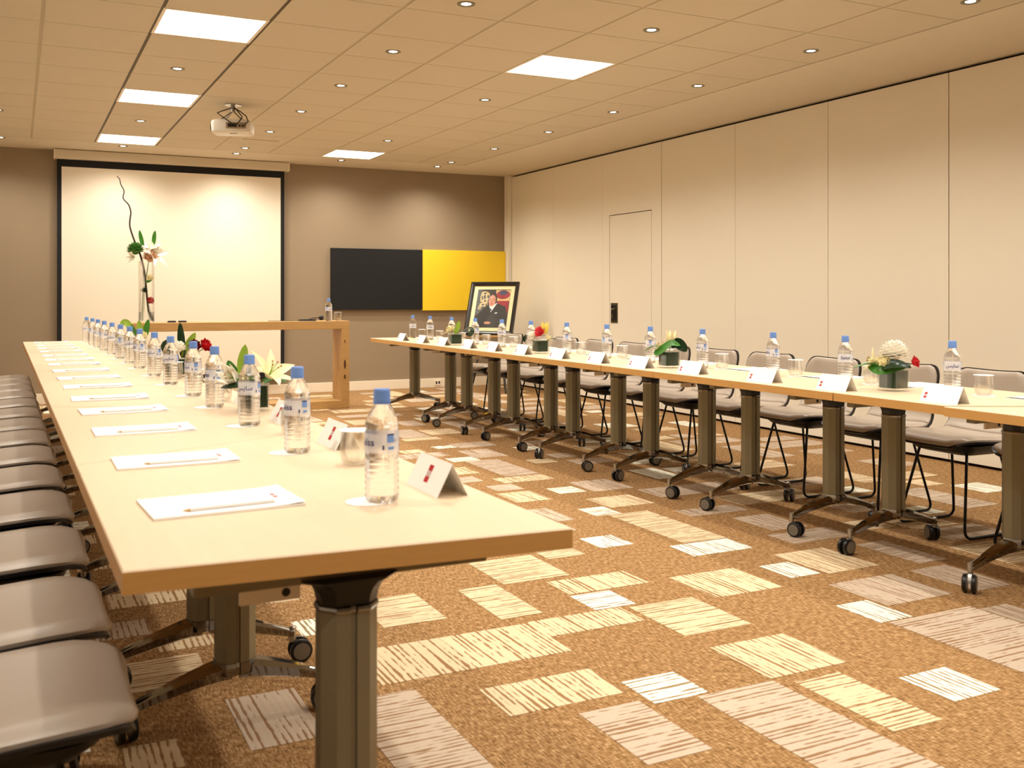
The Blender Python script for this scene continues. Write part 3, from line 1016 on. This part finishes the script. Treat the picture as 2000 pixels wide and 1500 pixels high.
# ------------------------------------------------------------------ flowers
def blade(mb, pts, W, nrm, th=.0014):
    """leaf that follows a path of points; W: full width, nrm: direction the flat side faces (start)"""
    pts = [Vector(p) for p in pts]
    # smooth by catmull
    sm = []
    for i in range(len(pts) - 1):
        p0, p1, p2, p3 = pts[max(0, i - 1)], pts[i], pts[i + 1], pts[min(len(pts) - 1, i + 2)]
        for q in range(4):
            f = q / 4
            sm.append(0.5 * ((2 * p1) + (p2 - p0) * f + (2 * p0 - 5 * p1 + 4 * p2 - p3) * f * f + (3 * p1 - p0 - 3 * p2 + p3) * f ** 3))
    sm.append(pts[-1])
    side = None
    N = len(sm)
    top, bot = [], []
    up = Vector(nrm).normalized()
    for i, p in enumerate(sm):
        t = (sm[min(i + 1, N - 1)] - sm[max(i - 1, 0)]).normalized()
        sd = t.cross(up)
        if sd.length < 1e-4: sd = side
        sd = sd.normalized()
        side = sd
        up = sd.cross(t).normalized()
        f = i / (N - 1)
        wv = W * (math.sin(PI * (0.1 + .9 * f)) ** .7 if f < 1 else 0.02)
        for q in (-1, -.5, 0, .5, 1):
            c = p + sd * (wv * .5 * q) + up * (.10 * wv * q * q)
            top.append(c + up * th / 2); bot.append(c - up * th / 2)
    k = 5
    T = len(top)
    fs = []
    for i in range(N - 1):
        for q in range(4):
            a, b, c, e = i * k + q, i * k + q + 1, (i + 1) * k + q + 1, (i + 1) * k + q
            fs += [(a, b, c, e), (T + a, T + e, T + c, T + b)]
        for q in (0, 4):
            a, e = i * k + q, (i + 1) * k + q
            fs.append((a, e, T + e, T + a))
    for i in (0, N - 1):
        a = i * k
        fs.append(tuple([a + q for q in range(5)] + [T + a + q for q in range(4, -1, -1)]))
    mb.add(top + bot, fs)
    return mb


def leaf_path(parent, pts, W, nrm, m, name='leaf'):
    b = MB()
    blade(b, pts, W, nrm)
    return obj(name, b.mesh(name, M[m], smooth=50), parent)


def basis(d):
    d = Vector(d).normalized()
    a = d.cross(Vector((0, 0, 1)))
    if a.length < .05: a = d.cross(Vector((1, 0, 0)))
    a.normalize()
    return d, a, d.cross(a).normalized()


def lily(parent, c, d, L, m='white', openness=1.0, name='lily_flower'):
    d, a, b = basis(d)
    mb = MB()
    c = Vector(c)
    for k in range(6):
        an = PI / 3 * k
        r = a * math.cos(an) + b * math.sin(an)
        dirv = (d * (1.25 - .55 * openness) + r * (.35 + .55 * openness)).normalized()
        mb.petal(c + r * .006, dirv, d - r * .2 if openness > .5 else r, L, L * (.42 if k % 2 else .34), curl=-.7 * openness if openness > .5 else -.2, cup=.18, n=6)
    for k in range(5):
        an = 2 * PI / 5 * k
        r = a * math.cos(an) + b * math.sin(an)
        e = c + d * L * .55 + r * L * .16
        mb.m(1).tube([c, c + d * L * .3 + r * L * .05, e], .0012, 5).m(2).ball(e, .004, 6, 4).m(0)
    return obj(name, mb.mesh(name, [M[m], M['leafl'], M['oak']], smooth=50), parent)


def ballflower(parent, c, R, m, n=70, name='chrysanthemum', L=None, seed=1, W=.5, curl=.9):
    mb = MB()
    c = Vector(c)
    ga = PI * (3 - math.sqrt(5))
    for i in range(n):
        zz = 1 - 1.45 * (i + .5) / n
        r = math.sqrt(max(0, 1 - zz * zz))
        d = Vector((r * math.cos(ga * i), r * math.sin(ga * i), zz))
        side = Vector((-d.y, d.x, 0))
        if side.length < .05: side = Vector((1, 0, 0))
        up = Vector((0, 0, 1)) if zz < .85 else Vector((d.x, d.y, 1.0))
        if abs(d.dot(up.normalized())) > .97: up = Vector((1, .3, 0))
        mb.petal(c + d * R * .35, d, up, R * .72, R * W, curl=curl, cup=.2, n=3, th=.001)
    mb.ball(c, R * .5, 10, 6)
    return obj(name, mb.mesh(name, M[m], smooth=50), parent)


def gerbera(parent, c, d, R, m, name='gerbera'):
    d, a, b = basis(d)
    c = Vector(c)
    mb = MB()
    for lay, (rr, tilt) in enumerate(((1.0, .12), (.85, .3), (.6, .5))):
        nn = (18, 16, 12)[lay]
        for k in range(nn):
            an = 2 * PI * (k + .5 * lay) / nn
            r = a * math.cos(an) + b * math.sin(an)
            mb.petal(c + r * R * .14 + d * .002 * lay, (r + d * tilt), d, R * .86 * rr, R * .26, curl=.25, cup=.15, n=3, th=.001)
    mb.m(1).ball(c + d * .004, R * .2, 10, 6)
    return obj(name, mb.mesh(name, [M[m], M['darkred']], smooth=50), parent)


def rose(parent, c, d, R, m, name='rose'):
    d, a, b = basis(d)
    c = Vector(c)
    mb = MB()
    for lay in range(5):
        nn = 3 + lay
        rr = R * (.18 + .17 * lay)
        for k in range(nn):
            an = 2 * PI * (k / nn) + lay * .7
            r = a * math.cos(an) + b * math.sin(an)
            mb.petal(c + r * rr * .5 - d * R * .5, (d + r * (.12 + .16 * lay)), -r, R * (1.25 - .07 * lay), R * (.7 + .12 * lay), curl=.9 - .3 * lay, cup=.28, n=4, th=.001)
    mb.ball(c, R * .42, 10, 6)
    return obj(name, mb.mesh(name, M[m], smooth=50), parent)


def stem(parent, pts, r=.0025, m='leaf', name='stem'):
    return obj(name, MB().tube(pts, r, 6).mesh(name, M[m], smooth=60), parent)


vo = [ring(rsq(.0525, .0525, .014), zz) for zz in (0, .104)]
vi = [ring(rsq(.048, .048, .012), zz) for zz in (.104, .012)]
vase_me = MB().loft(vo + vi).mesh('glass_vase', M['glass'], smooth=40)
lining_me = MB().loft([ring(rsq(.0465, .0465, .012), .014), ring(rsq(.0465, .0465, .012), .094)]).mesh('leaf_lining', M['leafd'], smooth=40)


def arrangement(x, y, label, rz=0.0):
    t = thing('flower_arrangement', label, 'flowers', (x, y, TOPZ + .0002), rz, 'low flower arrangements on the tables')
    obj('glass_vase', vase_me, t)
    obj('leaf_lining', lining_me, t)
    return t


# view axes for the right row: image right = (.6,-.8) roughly, toward the camera = (-.75,-.66)
a = arrangement(3.581, 3.287, 'low vase with white carnation, cream roses and a red rose behind the nearest cards')
leaf_path(a, [(-.03, .03, .10), (-.075, .065, .118), (-.10, .085, .113), (-.135, .11, .10)], .055, (0, 0, 1), 'leaf')
leaf_path(a, [(-.075, .07, .115), (-.07, .03, .098), (-.055, -.01, .10), (-.015, -.05, .112), (.02, -.075, .12)], .055, (-.75, -.66, .3), 'leaf')
leaf_path(a, [(-.055, .01, .11), (-.062, -.02, .12), (-.03, -.06, .125), (.02, -.085, .11)], .05, (-.75, -.66, .5), 'leafd')
ballflower(a, (.0, -.005, .168), .064, 'white', 70, 'carnation', W=.75, curl=.5)
rose(a, (-.035, .04, .138), (-.6, .1, .7), .03, 'creamp')
rose(a, (-.055, .0, .135), (-.8, -.2, .6), .028, 'creamp')
lily(a, (-.05, .055, .13), (-.7, .6, .35), .07, 'creamp', .8)
rose(a, (.045, -.085, .135), (.45, -.75, .35), .028, 'redp')
stem(a, [(.01, -.03, .09), (.035, -.07, .125)])

a = arrangement(3.53, 4.96, 'low vase with a folded glossy leaf and an upright cream lily')
leaf_path(a, [(-.02, .02, .10), (-.05, .06, .125), (-.07, .09, .115), (-.09, .12, .095)], .06, (0, 0, 1), 'leaf')
leaf_path(a, [(-.06, .06, .10), (-.06, .02, .095), (-.045, -.02, .12), (-.02, -.06, .15), (.02, -.09, .135)], .06, (-.75, -.66, .2), 'leaf')
leaf_path(a, [(.0, -.02, .13), (.02, -.06, .15), (.035, -.10, .125), (.045, -.115, .10)], .065, (-.6, -.7, .4), 'leafd')
lily(a, (-.03, .03, .12), (-.5, .4, .6), .06, 'creamp', .9)
lily(a, (.005, -.01, .13), (.05, -.02, 1), .10, 'creamp', .15)
stem(a, [(0, 0, .08), (.005, -.01, .14)])

a = arrangement(3.55, 6.65, 'low vase with red gerberas, white chrysanthemum and yellow lily')
leaf_path(a, [(-.03, .04, .09), (-.06, .08, .125), (-.075, .10, .11), (-.08, .105, .08)], .05, (0, .3, 1), 'leafd')
leaf_path(a, [(.03, -.04, .09), (.06, -.07, .11), (.09, -.11, .10)], .04, (0, 0, 1), 'leafd')
ballflower(a, (-.045, .04, .125), .045, 'white', 60)
gerbera(a, (-.02, -.03, .155), (-.65, -.45, .6), .05, 'redp')
gerbera(a, (.01, .035, .175), (-.5, -.3, .8), .042, 'redp')
lily(a, (.02, -.03, .15), (.05, -.05, 1), .09, 'yellowp', .15)
rose(a, (.03, -.07, .12), (.2, -.7, .6), .026, 'creamp')

a = arrangement(3.47, 8.1, 'low vase with cream lily, green bud and a looped dark leaf by the portrait')
leaf_path(a, [(.03, -.02, .10), (.07, -.04, .13), (.10, -.07, .15), (.12, -.10, .13), (.105, -.09, .09), (.08, -.06, .085)], .05, (0, 0, 1), 'leafd')
leaf_path(a, [(.0, .0, .10), (.02, -.02, .16), (.03, -.03, .215)], .05, (-.75, -.66, .2), 'leafl')
lily(a, (-.03, .03, .11), (-.5, .3, .75), .085, 'creamp', .9)
ballflower(a, (-.02, .05, .13), .045, 'creamp', 50)
leaf_path(a, [(.03, .03, .10), (.05, .05, .14), (.04, .08, .12)], .05, (0, 0, 1), 'leafd')

a = arrangement(.80, 3.80, 'low vase with white lily and pointed leaves, nearest on the left row')
# image right here = (.96,-.25); toward camera (-.2,-.98)
leaf_path(a, [(-.02, .0, .10), (-.04, .0, .17), (-.03, .0, .25)], .045, (.0, -1, .1), 'leafl')
leaf_path(a, [(-.03, .01, .10), (-.075, .02, .155), (-.09, .02, .19)], .035, (.0, -1, .1), 'leaf')
leaf_path(a, [(-.01, -.03, .11), (-.06, -.045, .10), (-.13, -.05, .093)], .04, (.0, -.5, 1), 'leafd')
lily(a, (.05, -.02, .125), (.35, -.5, .7), .12, 'creamp', .85)
lily(a, (-.07, -.01, .12), (-.55, -.5, .35), .085, 'white', .35)
leaf_path(a, [(.04, -.0, .10), (.09, -.0, .125), (.12, -.01, .10)], .04, (0, -.3, 1), 'leaf')
stem(a, [(0, 0, .08), (.05, -.02, .13)])

a = arrangement(.80, 5.58, 'low vase with dark red roses, white mum and spiky leaves on the left row')
leaf_path(a, [(.0, .0, .10), (-.01, .0, .20), (-.015, .0, .29)], .04, (.0, -1, .05), 'leafd')
leaf_path(a, [(.0, .0, .10), (.03, .0, .17), (.065, .0, .235)], .045, (.0, -1, .1), 'leafl')
leaf_path(a, [(-.03, .0, .09), (-.07, -.02, .17), (-.10, -.03, .165), (-.09, -.03, .11)], .05, (.0, -.8, .5), 'leafd')
ballflower(a, (-.03, -.03, .15), .045, 'white', 60)
rose(a, (.115, -.02, .165), (.5, -.7, .4), .038, 'redp')
rose(a, (.055, -.03, .165), (.2, -.8, .5), .036, 'darkred')
stem(a, [(0, 0, .08), (.06, -.01, .12), (.11, -.02, .15)])

a = arrangement(.815, 7.92, 'low vase with looping light green leaves in front of the console table')
leaf_path(a, [(-.02, 0, .09), (-.06, 0, .20), (-.10, 0, .24), (-.13, 0, .19)], .05, (0, -.6, .6), 'leafl')
leaf_path(a, [(.0, 0, .09), (.01, -.01, .18), (.0, -.01, .25)], .05, (0, -1, 0), 'leafl')
leaf_path(a, [(.02, 0, .09), (.05, -.01, .17), (.07, -.01, .26)], .05, (0, -1, 0), 'leaf')
leaf_path(a, [(.0, 0, .09), (-.03, .0, .15), (-.05, .0, .22)], .05, (0, -1, 0), 'leaf')
rose(a, (.03, -.03, .14), (.1, -.8, .5), .032, 'creamp')

# ------------------------------------------------------------------ projection screen
t = thing('projection_screen', 'white pull-down projection screen with black border on the taupe wall', 'screen', (1.635, YB, 0))
sx0, sx1 = .39 - 1.635, 2.865 - 1.635
SB = .22
fb = obj('black_border', MB().box(sx0, sx1, -.062, -.058, SB, 2.70).mesh('black_border', M['tvblack']), t)
obj('white_surface', MB().box(sx0 + .045, sx1 - .045, -.0645, -.062, SB + .05, 2.585).mesh('white_surface', M['screen']), t)
obj('housing', MB().box(sx0 - .03, sx1 + .045, -.135, -.0, 2.665, 2.765).mesh('housing', M['ceil'], bevel=.006), t)
for s_ in (sx0 - .034, sx1 + .037):
    obj('housing_end_cap', MB().box(s_, s_ + .01, -.138, -.0, 2.662, 2.766).mesh('housing_end_cap', M['skirt'], bevel=.002), t)
obj('bottom_bar', MB().box(sx0, sx1, -.072, -.05, SB - .025, SB).mesh('bottom_bar', M['black'], bevel=.003), t)

# wall boards
tag(obj('wall_board', MB().box(3.446, 4.640, YB - .045, YB, 1.003, 1.765).mesh('wall_board', M['tvblack'], bevel=.003)), 'matt black rectangular board on the taupe wall beside the yellow one', 'wall panel')
tag(obj('wall_board', MB().box(4.643, 5.822, YB - .045, YB, .99, 1.768).mesh('wall_board', M['yellow'], bevel=.003)), 'bright yellow rectangular board on the taupe wall beside the black one', 'wall panel')

# sockets on the skirting
for k, (x0, nm) in enumerate(((4.86, 'left of the pair behind the right table row'), (5.0, 'right of the pair behind the right table row'))):
    t = thing('wall_socket', 'small white socket on the skirting, %s' % nm, 'socket', (x0, YB - .018, .06))
    obj('face_plate', MB().box(-.045, .045, -.008, 0, -.035, .035).mesh('face_plate', M['skirt'], bevel=.003), t)
    obj('socket_hole', MB().box(-.03, -.008, -.009, -.006, -.016, .016).box(.008, .03, -.009, -.006, -.016, .016).mesh('socket_hole', M['black']), t)

# ------------------------------------------------------------------ console table of thick oak
CX0, CX1, CY0, CY1, CZ = .97, 3.12, 10.09, 10.42, .915
t = thing('console_table', 'open rectangular oak console table with thick square frame before the screen', 'table', ((CX0 + CX1) / 2, (CY0 + CY1) / 2, 0))
hx, hy, th = (CX1 - CX0) / 2, (CY1 - CY0) / 2, .085
obj('top_board', MB().box(-hx, hx, -hy, hy, CZ - th, CZ).mesh('top_board', M['oak'], bevel=.004), t)
obj('bottom_board', MB().box(-hx, hx, -hy, hy, 0, th).mesh('bottom_board', M['oak'], bevel=.004), t)
for sg in (-1, 1):
    x0, x1 = (hx - th, hx) if sg > 0 else (-hx, -hx + th)
    me = MB().box(x0, x1, -hy, hy, th, CZ - th).mesh('end_board', M['oak'], bevel=.003)
    e = obj('end_board', me, t)
    if sg > 0:
        for (zz, r1, r2) in ((.46, .013, .05), (.33, .011, .026), (.70, .006, .02)):
            kn = MB()
            kn.loft([[((x0 + x1) / 2 + r1 * rr * math.cos(2 * PI * i / 16) - .006, yy, zz + r2 * rr * math.sin(2 * PI * i / 16)) for i in range(16)] for rr, yy in ((1, -hy + .002), (.95, -hy - .0006))])
            obj('wood_knot', kn.mesh('wood_knot', M['oakdark']), e)

# items on the console
bottle(2.93, 10.2, CZ + .0002, 2.2, 'blue-capped water bottle standing on the oak console table')
tumbler(3.03, 10.2, CZ + .0002, 'paper-topped glass tumbler on the right end of the oak console table', None)
t = thing('microphone', 'black table microphone with foam ball lying on the oak console', 'microphone', (2.70, 10.2, CZ))
obj('base', MB().loft([ring(rsq(.09, .05, .02), 0), ring(rsq(.085, .045, .02), .018)]).mesh('base', M['black'], smooth=40), t)
obj('gooseneck', MB().tube([(.02, 0, .016), (.06, 0, .03), (.12, -.01, .033)], .004, 8).mesh('gooseneck', M['blackm'], smooth=50), t)
obj('foam_ball', MB().ball((.145, -.012, .032), .027, 14, 8).mesh('foam_ball', M['black'], smooth=60), t)
obj('cable', MB().tube([(-.09, 0, .006), (-.16, .01, .004), (-.28, .0, .004), (-.4, .02, .004)], .003, 6).mesh('cable', M['black'], smooth=50), t)
for k, x in enumerate((1.36, 1.46)):
    t = thing('remote_control', 'small dark remote lying on the oak console, %s of two' % ('nearer the tall vase' if k == 0 else 'farther from the tall vase'), 'remote', (x, 10.22, CZ))
    obj('case', MB().loft([ring(rsq(.04, .022, .01), .0), ring(rsq(.04, .022, .01), .012), ring(rsq(.036, .018, .01), .016)]).mesh('case', M['black'], smooth=40), t)
    obj('button', MB().box(-.02, -.008, -.006, .006, .0155, .0175).box(.006, .018, -.006, .006, .0155, .0175).mesh('button', M['steel']), t)

# tall vase
t = thing('tall_vase', 'tall clear cylinder vase with twisted twig, lilies and a red rose on the console', 'vase', (1.13, 10.26, CZ + .0002))
VH, VR = .60, .076
obj('glass_cylinder', MB().lathe([(VR, 0), (VR, VH), (VR - .004, VH), (VR - .004, .012), (.001, .012)], 32, capt=False).mesh('glass_cylinder', M['glass'], smooth=50), t)
obj('water', MB().lathe([(VR - .0045, .0125), (VR - .0045, .105)], 32).mesh('water', M['water'], smooth=40), t)
# image right = (.89,-.45) at this place ~ use +x
tw = [(.05, 0, .02), (.02, 0, .12), (.0, 0, .30), (-.02, 0, .50), (-.06, -.02, .66), (-.10, -.02, .76), (-.135, -.02, .86), (-.155, -.02, .94), (-.15, -.02, 1.02), (-.145, -.02, 1.07), (-.165, -.02, 1.14), (-.215, -.02, 1.20), (-.205, -.02, 1.27), (-.235, -.02, 1.33), (-.245, -.02, 1.38), (-.27, -.02, 1.41)]
sm = []
tv_ = [Vector(p) for p in tw]
for i in range(len(tv_) - 1):
    p0, p1, p2, p3 = tv_[max(0, i - 1)], tv_[i], tv_[i + 1], tv_[min(len(tv_) - 1, i + 2)]
    for q in range(3):
        f = q / 3
        sm.append(0.5 * ((2 * p1) + (p2 - p0) * f + (2 * p0 - 5 * p1 + 4 * p2 - p3) * f * f + (3 * p1 - p0 - 3 * p2 + p3) * f ** 3))
sm.append(tv_[-1])
obj('twisted_twig', MB().tube([tuple(p) for p in sm], [.011 - .0075 * i / len(sm) for i in range(len(sm))], 7).mesh('twisted_twig', M['twig'], smooth=60), t)
stem(t, [(-.03, .0, .02), (-.02, .01, .3), (.02, .0, .6), (.04, 0, .68)], .005)
stem(t, [(-.045, .01, .02), (-.03, .02, .3), (-.03, 0, .55), (-.06, -.01, .66)], .004, 'twig')
stem(t, [(.03, .0, .015), (.01, .0, .12), (.02, -.01, .20)], .004)
lily(t, (.05, -.02, .67), (.5, -.6, .25), .18, 'white', .95)
lily(t, (.03, .0, .69), (.0, -.4, .9), .14, 'white', .7)
ballflower(t, (.035, -.03, .63), .085, 'blush', 50, 'blush_bloom')
ballflower(t, (-.105, -.03, .70), .085, 'leaf', 60, 'green_hydrangea', W=.7)
lily(t, (-.11, -.02, .64), (-.8, -.5, -.1), .08, 'white', .6)
leaf_path(t, [(-.03, 0, .74), (-.05, 0, .82), (-.065, 0, .90)], .04, (0, -1, 0), 'leaf', 'lily_bud')
leaf_path(t, [(.065, 0, .76), (.07, 0, .83), (.08, 0, .90)], .04, (0, -1, 0), 'leaf', 'lily_bud')
ballflower(t, (.03, -.01, .43), .042, 'creamp', 50)
leaf_path(t, [(-.01, -.01, .40), (.02, -.02, .40), (.05, -.03, .42)], .035, (0, -.8, .6), 'leaf')
ballflower(t, (-.02, -.015, .31), .035, 'leafd', 40, 'green_bloom')
rose(t, (.035, -.022, .215), (.3, -.9, .3), .036, 'redp')

# ------------------------------------------------------------------ framed portrait on an easel
PX, PY, PZ = 5.12, 10.93, .715
al = math.radians(45)
lean = math.radians(24)
t = thing('easel', 'dark wooden tripod easel in the far right corner', 'easel', (PX, PY, 0), 0)
t.rotation_euler = (0, 0, -(PI / 2 - al))      # local -Y faces the sitter side (-x,-y)
# local frame: x = image right along the frame, -y = facing direction
obj('ledge', MB().box(-.3, .3, -.06, .03, .672, .70).mesh('ledge', M['oak'], bevel=.004), t)
for sg in (-1, 1):
    obj('leg', MB().tube([(sg * .24, -.04, .0), (sg * .10, .18, .75), (sg * .03, .36, 1.25)], .013, 8).mesh('leg', M['frame'], smooth=50), t)
obj('leg', MB().tube([(0, .62, .0), (0, .38, 1.25)], .013, 8).mesh('leg', M['frame'], smooth=50), t)
obj('crossbar', MB().box(-.2, .2, .12, .14, .66, .69).box(-.02, .02, .02, .14, .664, .686).mesh('crossbar', M['frame'], bevel=.003), t)

FW, FH = .63, .70
t = thing('framed_portrait', 'dark framed portrait of a seated man in a dark suit on an easel', 'picture frame', (PX, PY, .7005))
t.rotation_euler = (Matrix.Rotation(-(PI / 2 - al), 4, 'Z') @ Matrix.Rotation(-lean, 4, 'X')).to_euler()
hw = FW / 2
fr = MB()
for q in range(1):
    prof = [(0, 0.0), (0, -.03), (.012, -.036), (.03, -.028), (.048, -.018), (.05, -.010), (.05, .0)]
    rings = []
    for (ins, yy) in prof:
        rings.append([(-hw + ins, yy, ins), (hw - ins, yy, ins), (hw - ins, yy, FH - ins), (-hw + ins, yy, FH - ins)])
    fr.loft(rings, cap=False)
fr.add([(-hw, 0, 0), (hw, 0, 0), (hw, 0, FH), (-hw, 0, FH)], [(0, 1, 2, 3)])
obj('frame', fr.mesh('frame', M['frame']), t)
obj('mat_board', MB().box(-hw + .048, hw - .048, -.008, -.002, .048, FH - .048).mesh('mat_board', M['matboard']), t)
p = MB()
w0, w1, z0, z1 = -.215, .215, .095, FH - .095
layer = [0]


def flat(pts, mi):
    layer[0] += 1
    yy = -.0082 - .00012 * layer[0]
    n_ = len(pts)
    p.m(mi).add([(w0 + (w1 - w0) * u, yy, z0 + (z1 - z0) * v) for u, v in pts], [tuple(range(n_))])


def ell(cx, cy, rx, ry, n_=16, a0=0, a1=2 * PI): return [(cx + rx * math.cos(a0 + (a1 - a0) * i / n_), cy + ry * math.sin(a0 + (a1 - a0) * i / n_)) for i in range(n_ + (0 if a1 - a0 > 6.2 else 1))]


# 0 bg,1 suit,2 skin,3 hair,4 red,5 gold,6 blue,7 white
flat([(0, 0), (1, 0), (1, 1), (0, 1)], 0)
flat([(.55, .98), (.99, .98), (.99, .68), (.60, .68)], 5)
flat(ell(.78, .86, .21, .12), 4)
flat(ell(.78, .91, .13, .06), 6)
flat([(.62, .71), (.98, .71), (.98, .30), (.70, .40)], 4)
flat([(.60, .74), (.99, .74), (.99, .70), (.60, .70)], 5)
for (cx, cy, rx, ry) in ((.22, .90, .10, .05), (.15, .78, .05, .12), (.25, .70, .09, .05), (.32, .82, .06, .10), (.2, .60, .1, .05), (.12, .52, .05, .05), (.30, .60, .05, .08)):
    flat(ell(cx, cy, rx, ry), 5)
    flat(ell(cx + .01, cy - .005, rx * .5, ry * .5), 0)
flat([(.02, 0), (1, 0), (.98, .35), (.90, .55), (.62, .63), (.42, .62), (.22, .50), (.08, .36)], 1)
flat([(.40, .60), (.48, .40), (.64, .64)], 7)
flat([(.455, .56), (.50, .57), (.495, .42), (.45, .45)], 6)
flat(ell(.485, .73, .135, .17), 3)
flat(ell(.475, .70, .105, .155), 2)
flat([(.40, .57), (.57, .60), (.55, .52), (.48, .48)], 7)
flat(ell(.475, .685, .10, .14), 2)
flat([(.40, .745), (.455, .755), (.455, .74), (.40, .73)], 3)
flat([(.50, .755), (.555, .745), (.555, .73), (.50, .74)], 3)
flat(ell(.43, .715, .014, .008), 3)
flat(ell(.53, .715, .014, .008), 3)
flat([(.475, .71), (.49, .655), (.465, .655)], 4)
flat(ell(.475, .615, .035, .009), 4)
flat([(.60, .36), (.68, .37), (.67, .395), (.61, .385)], 7)
flat(ell(.42, .12, .10, .035), 2)
pp = obj('portrait_print', p.mesh('portrait_print', [M['prbg'], M['prsuit'], M['prskin'], M['prhair'], M['prred'], M['prgold'], M['prblue'], M['paper']]), t)
pp['label'] = 'printed photograph of a man in a suit before a red chair'
obj('glass_pane', MB().box(-hw + .046, hw - .046, -.0145, -.0135, .046, FH - .046).mesh('glass_pane', M['glass']), t)

# ------------------------------------------------------------------ ceiling projector
t = thing('projector', 'white projector hanging from the ceiling with loose black cables', 'projector', (1.616, 8.476, ZC), math.radians(-18))
obj('ceiling_plate', MB().lathe([(.001, -.006), (.07, -.006), (.07, 0), (.001, 0)], 24).mesh('ceiling_plate', M['steel'], smooth=40), t)
mt = MB().lathe([(.018, -.06), (.018, -.005)], 14)
for sx, sy in ((-1, -1), (1, -1), (1, 1), (-1, 1)):
    mt.tube([(0, 0, -.05), (sx * .05, sy * .04, -.10), (sx * .09, sy * .07, -.135)], .006, 6)
obj('mount_arm', mt.mesh('mount_arm', M['steel'], smooth=50), t)
bodr = [ring(rsq(.165 - q, .125 - q, .035), zz) for zz, q in ((-.245, .015), (-.236, .003), (-.17, 0), (-.148, .006), (-.135, .03))]
bo = obj('body', MB().loft(bodr).mesh('body', M['proj'], smooth=35), t)
obj('port_panel', MB().box(-.04, .12, -.1275, -.122, -.215, -.165).m(1).box(-.025, .045, -.129, -.127, -.205, -.175).box(.06, .075, -.129, -.127, -.2, -.185).box(.085, .1, -.129, -.127, -.2, -.185).mesh('port_panel', [M['projg'], M['black']]), bo)
obj('lens', MB().loft([[(xx, r * math.cos(2 * PI * i / 16), -.19 + r * math.sin(2 * PI * i / 16)) for i in range(16)] for xx, r in ((-.16, .034), (-.178, .034), (-.178, .028), (-.170, .024))]).mesh('lens', M['black'], smooth=40), bo)
obj('vent', MB().box(-.02, .04, -.06, -.02, -.2462, -.2445).mesh('vent', M['black']), bo)
for pts in ([(.01, -.02, -.03), (.06, -.06, -.06), (.12, -.11, -.11), (.14, -.15, -.16), (.11, -.145, -.19), (.10, -.128, -.195)],
            [(-.01, -.02, -.03), (-.06, -.08, -.06), (-.11, -.12, -.09), (-.06, -.14, -.13), (.0, -.14, -.17), (.01, -.128, -.185)],
            [(.02, -.02, -.03), (.06, -.06, -.08), (.09, -.12, -.12), (.07, -.15, -.16), (.04, -.135, -.19), (.03, -.128, -.19)]):
    obj('cable', MB().tube(pts, .0045, 6).mesh('cable', M['black'], smooth=60), t)

# short dark slots cut in a tile near the projector
tag(obj('ceiling_slot', MB().box(2.05, 2.42, 10.24, 10.252, ZC - .0012, ZC + .002).mesh('ceiling_slot', M['gap'])), 'thin dark slot in a ceiling tile beyond the projector', 'slot')
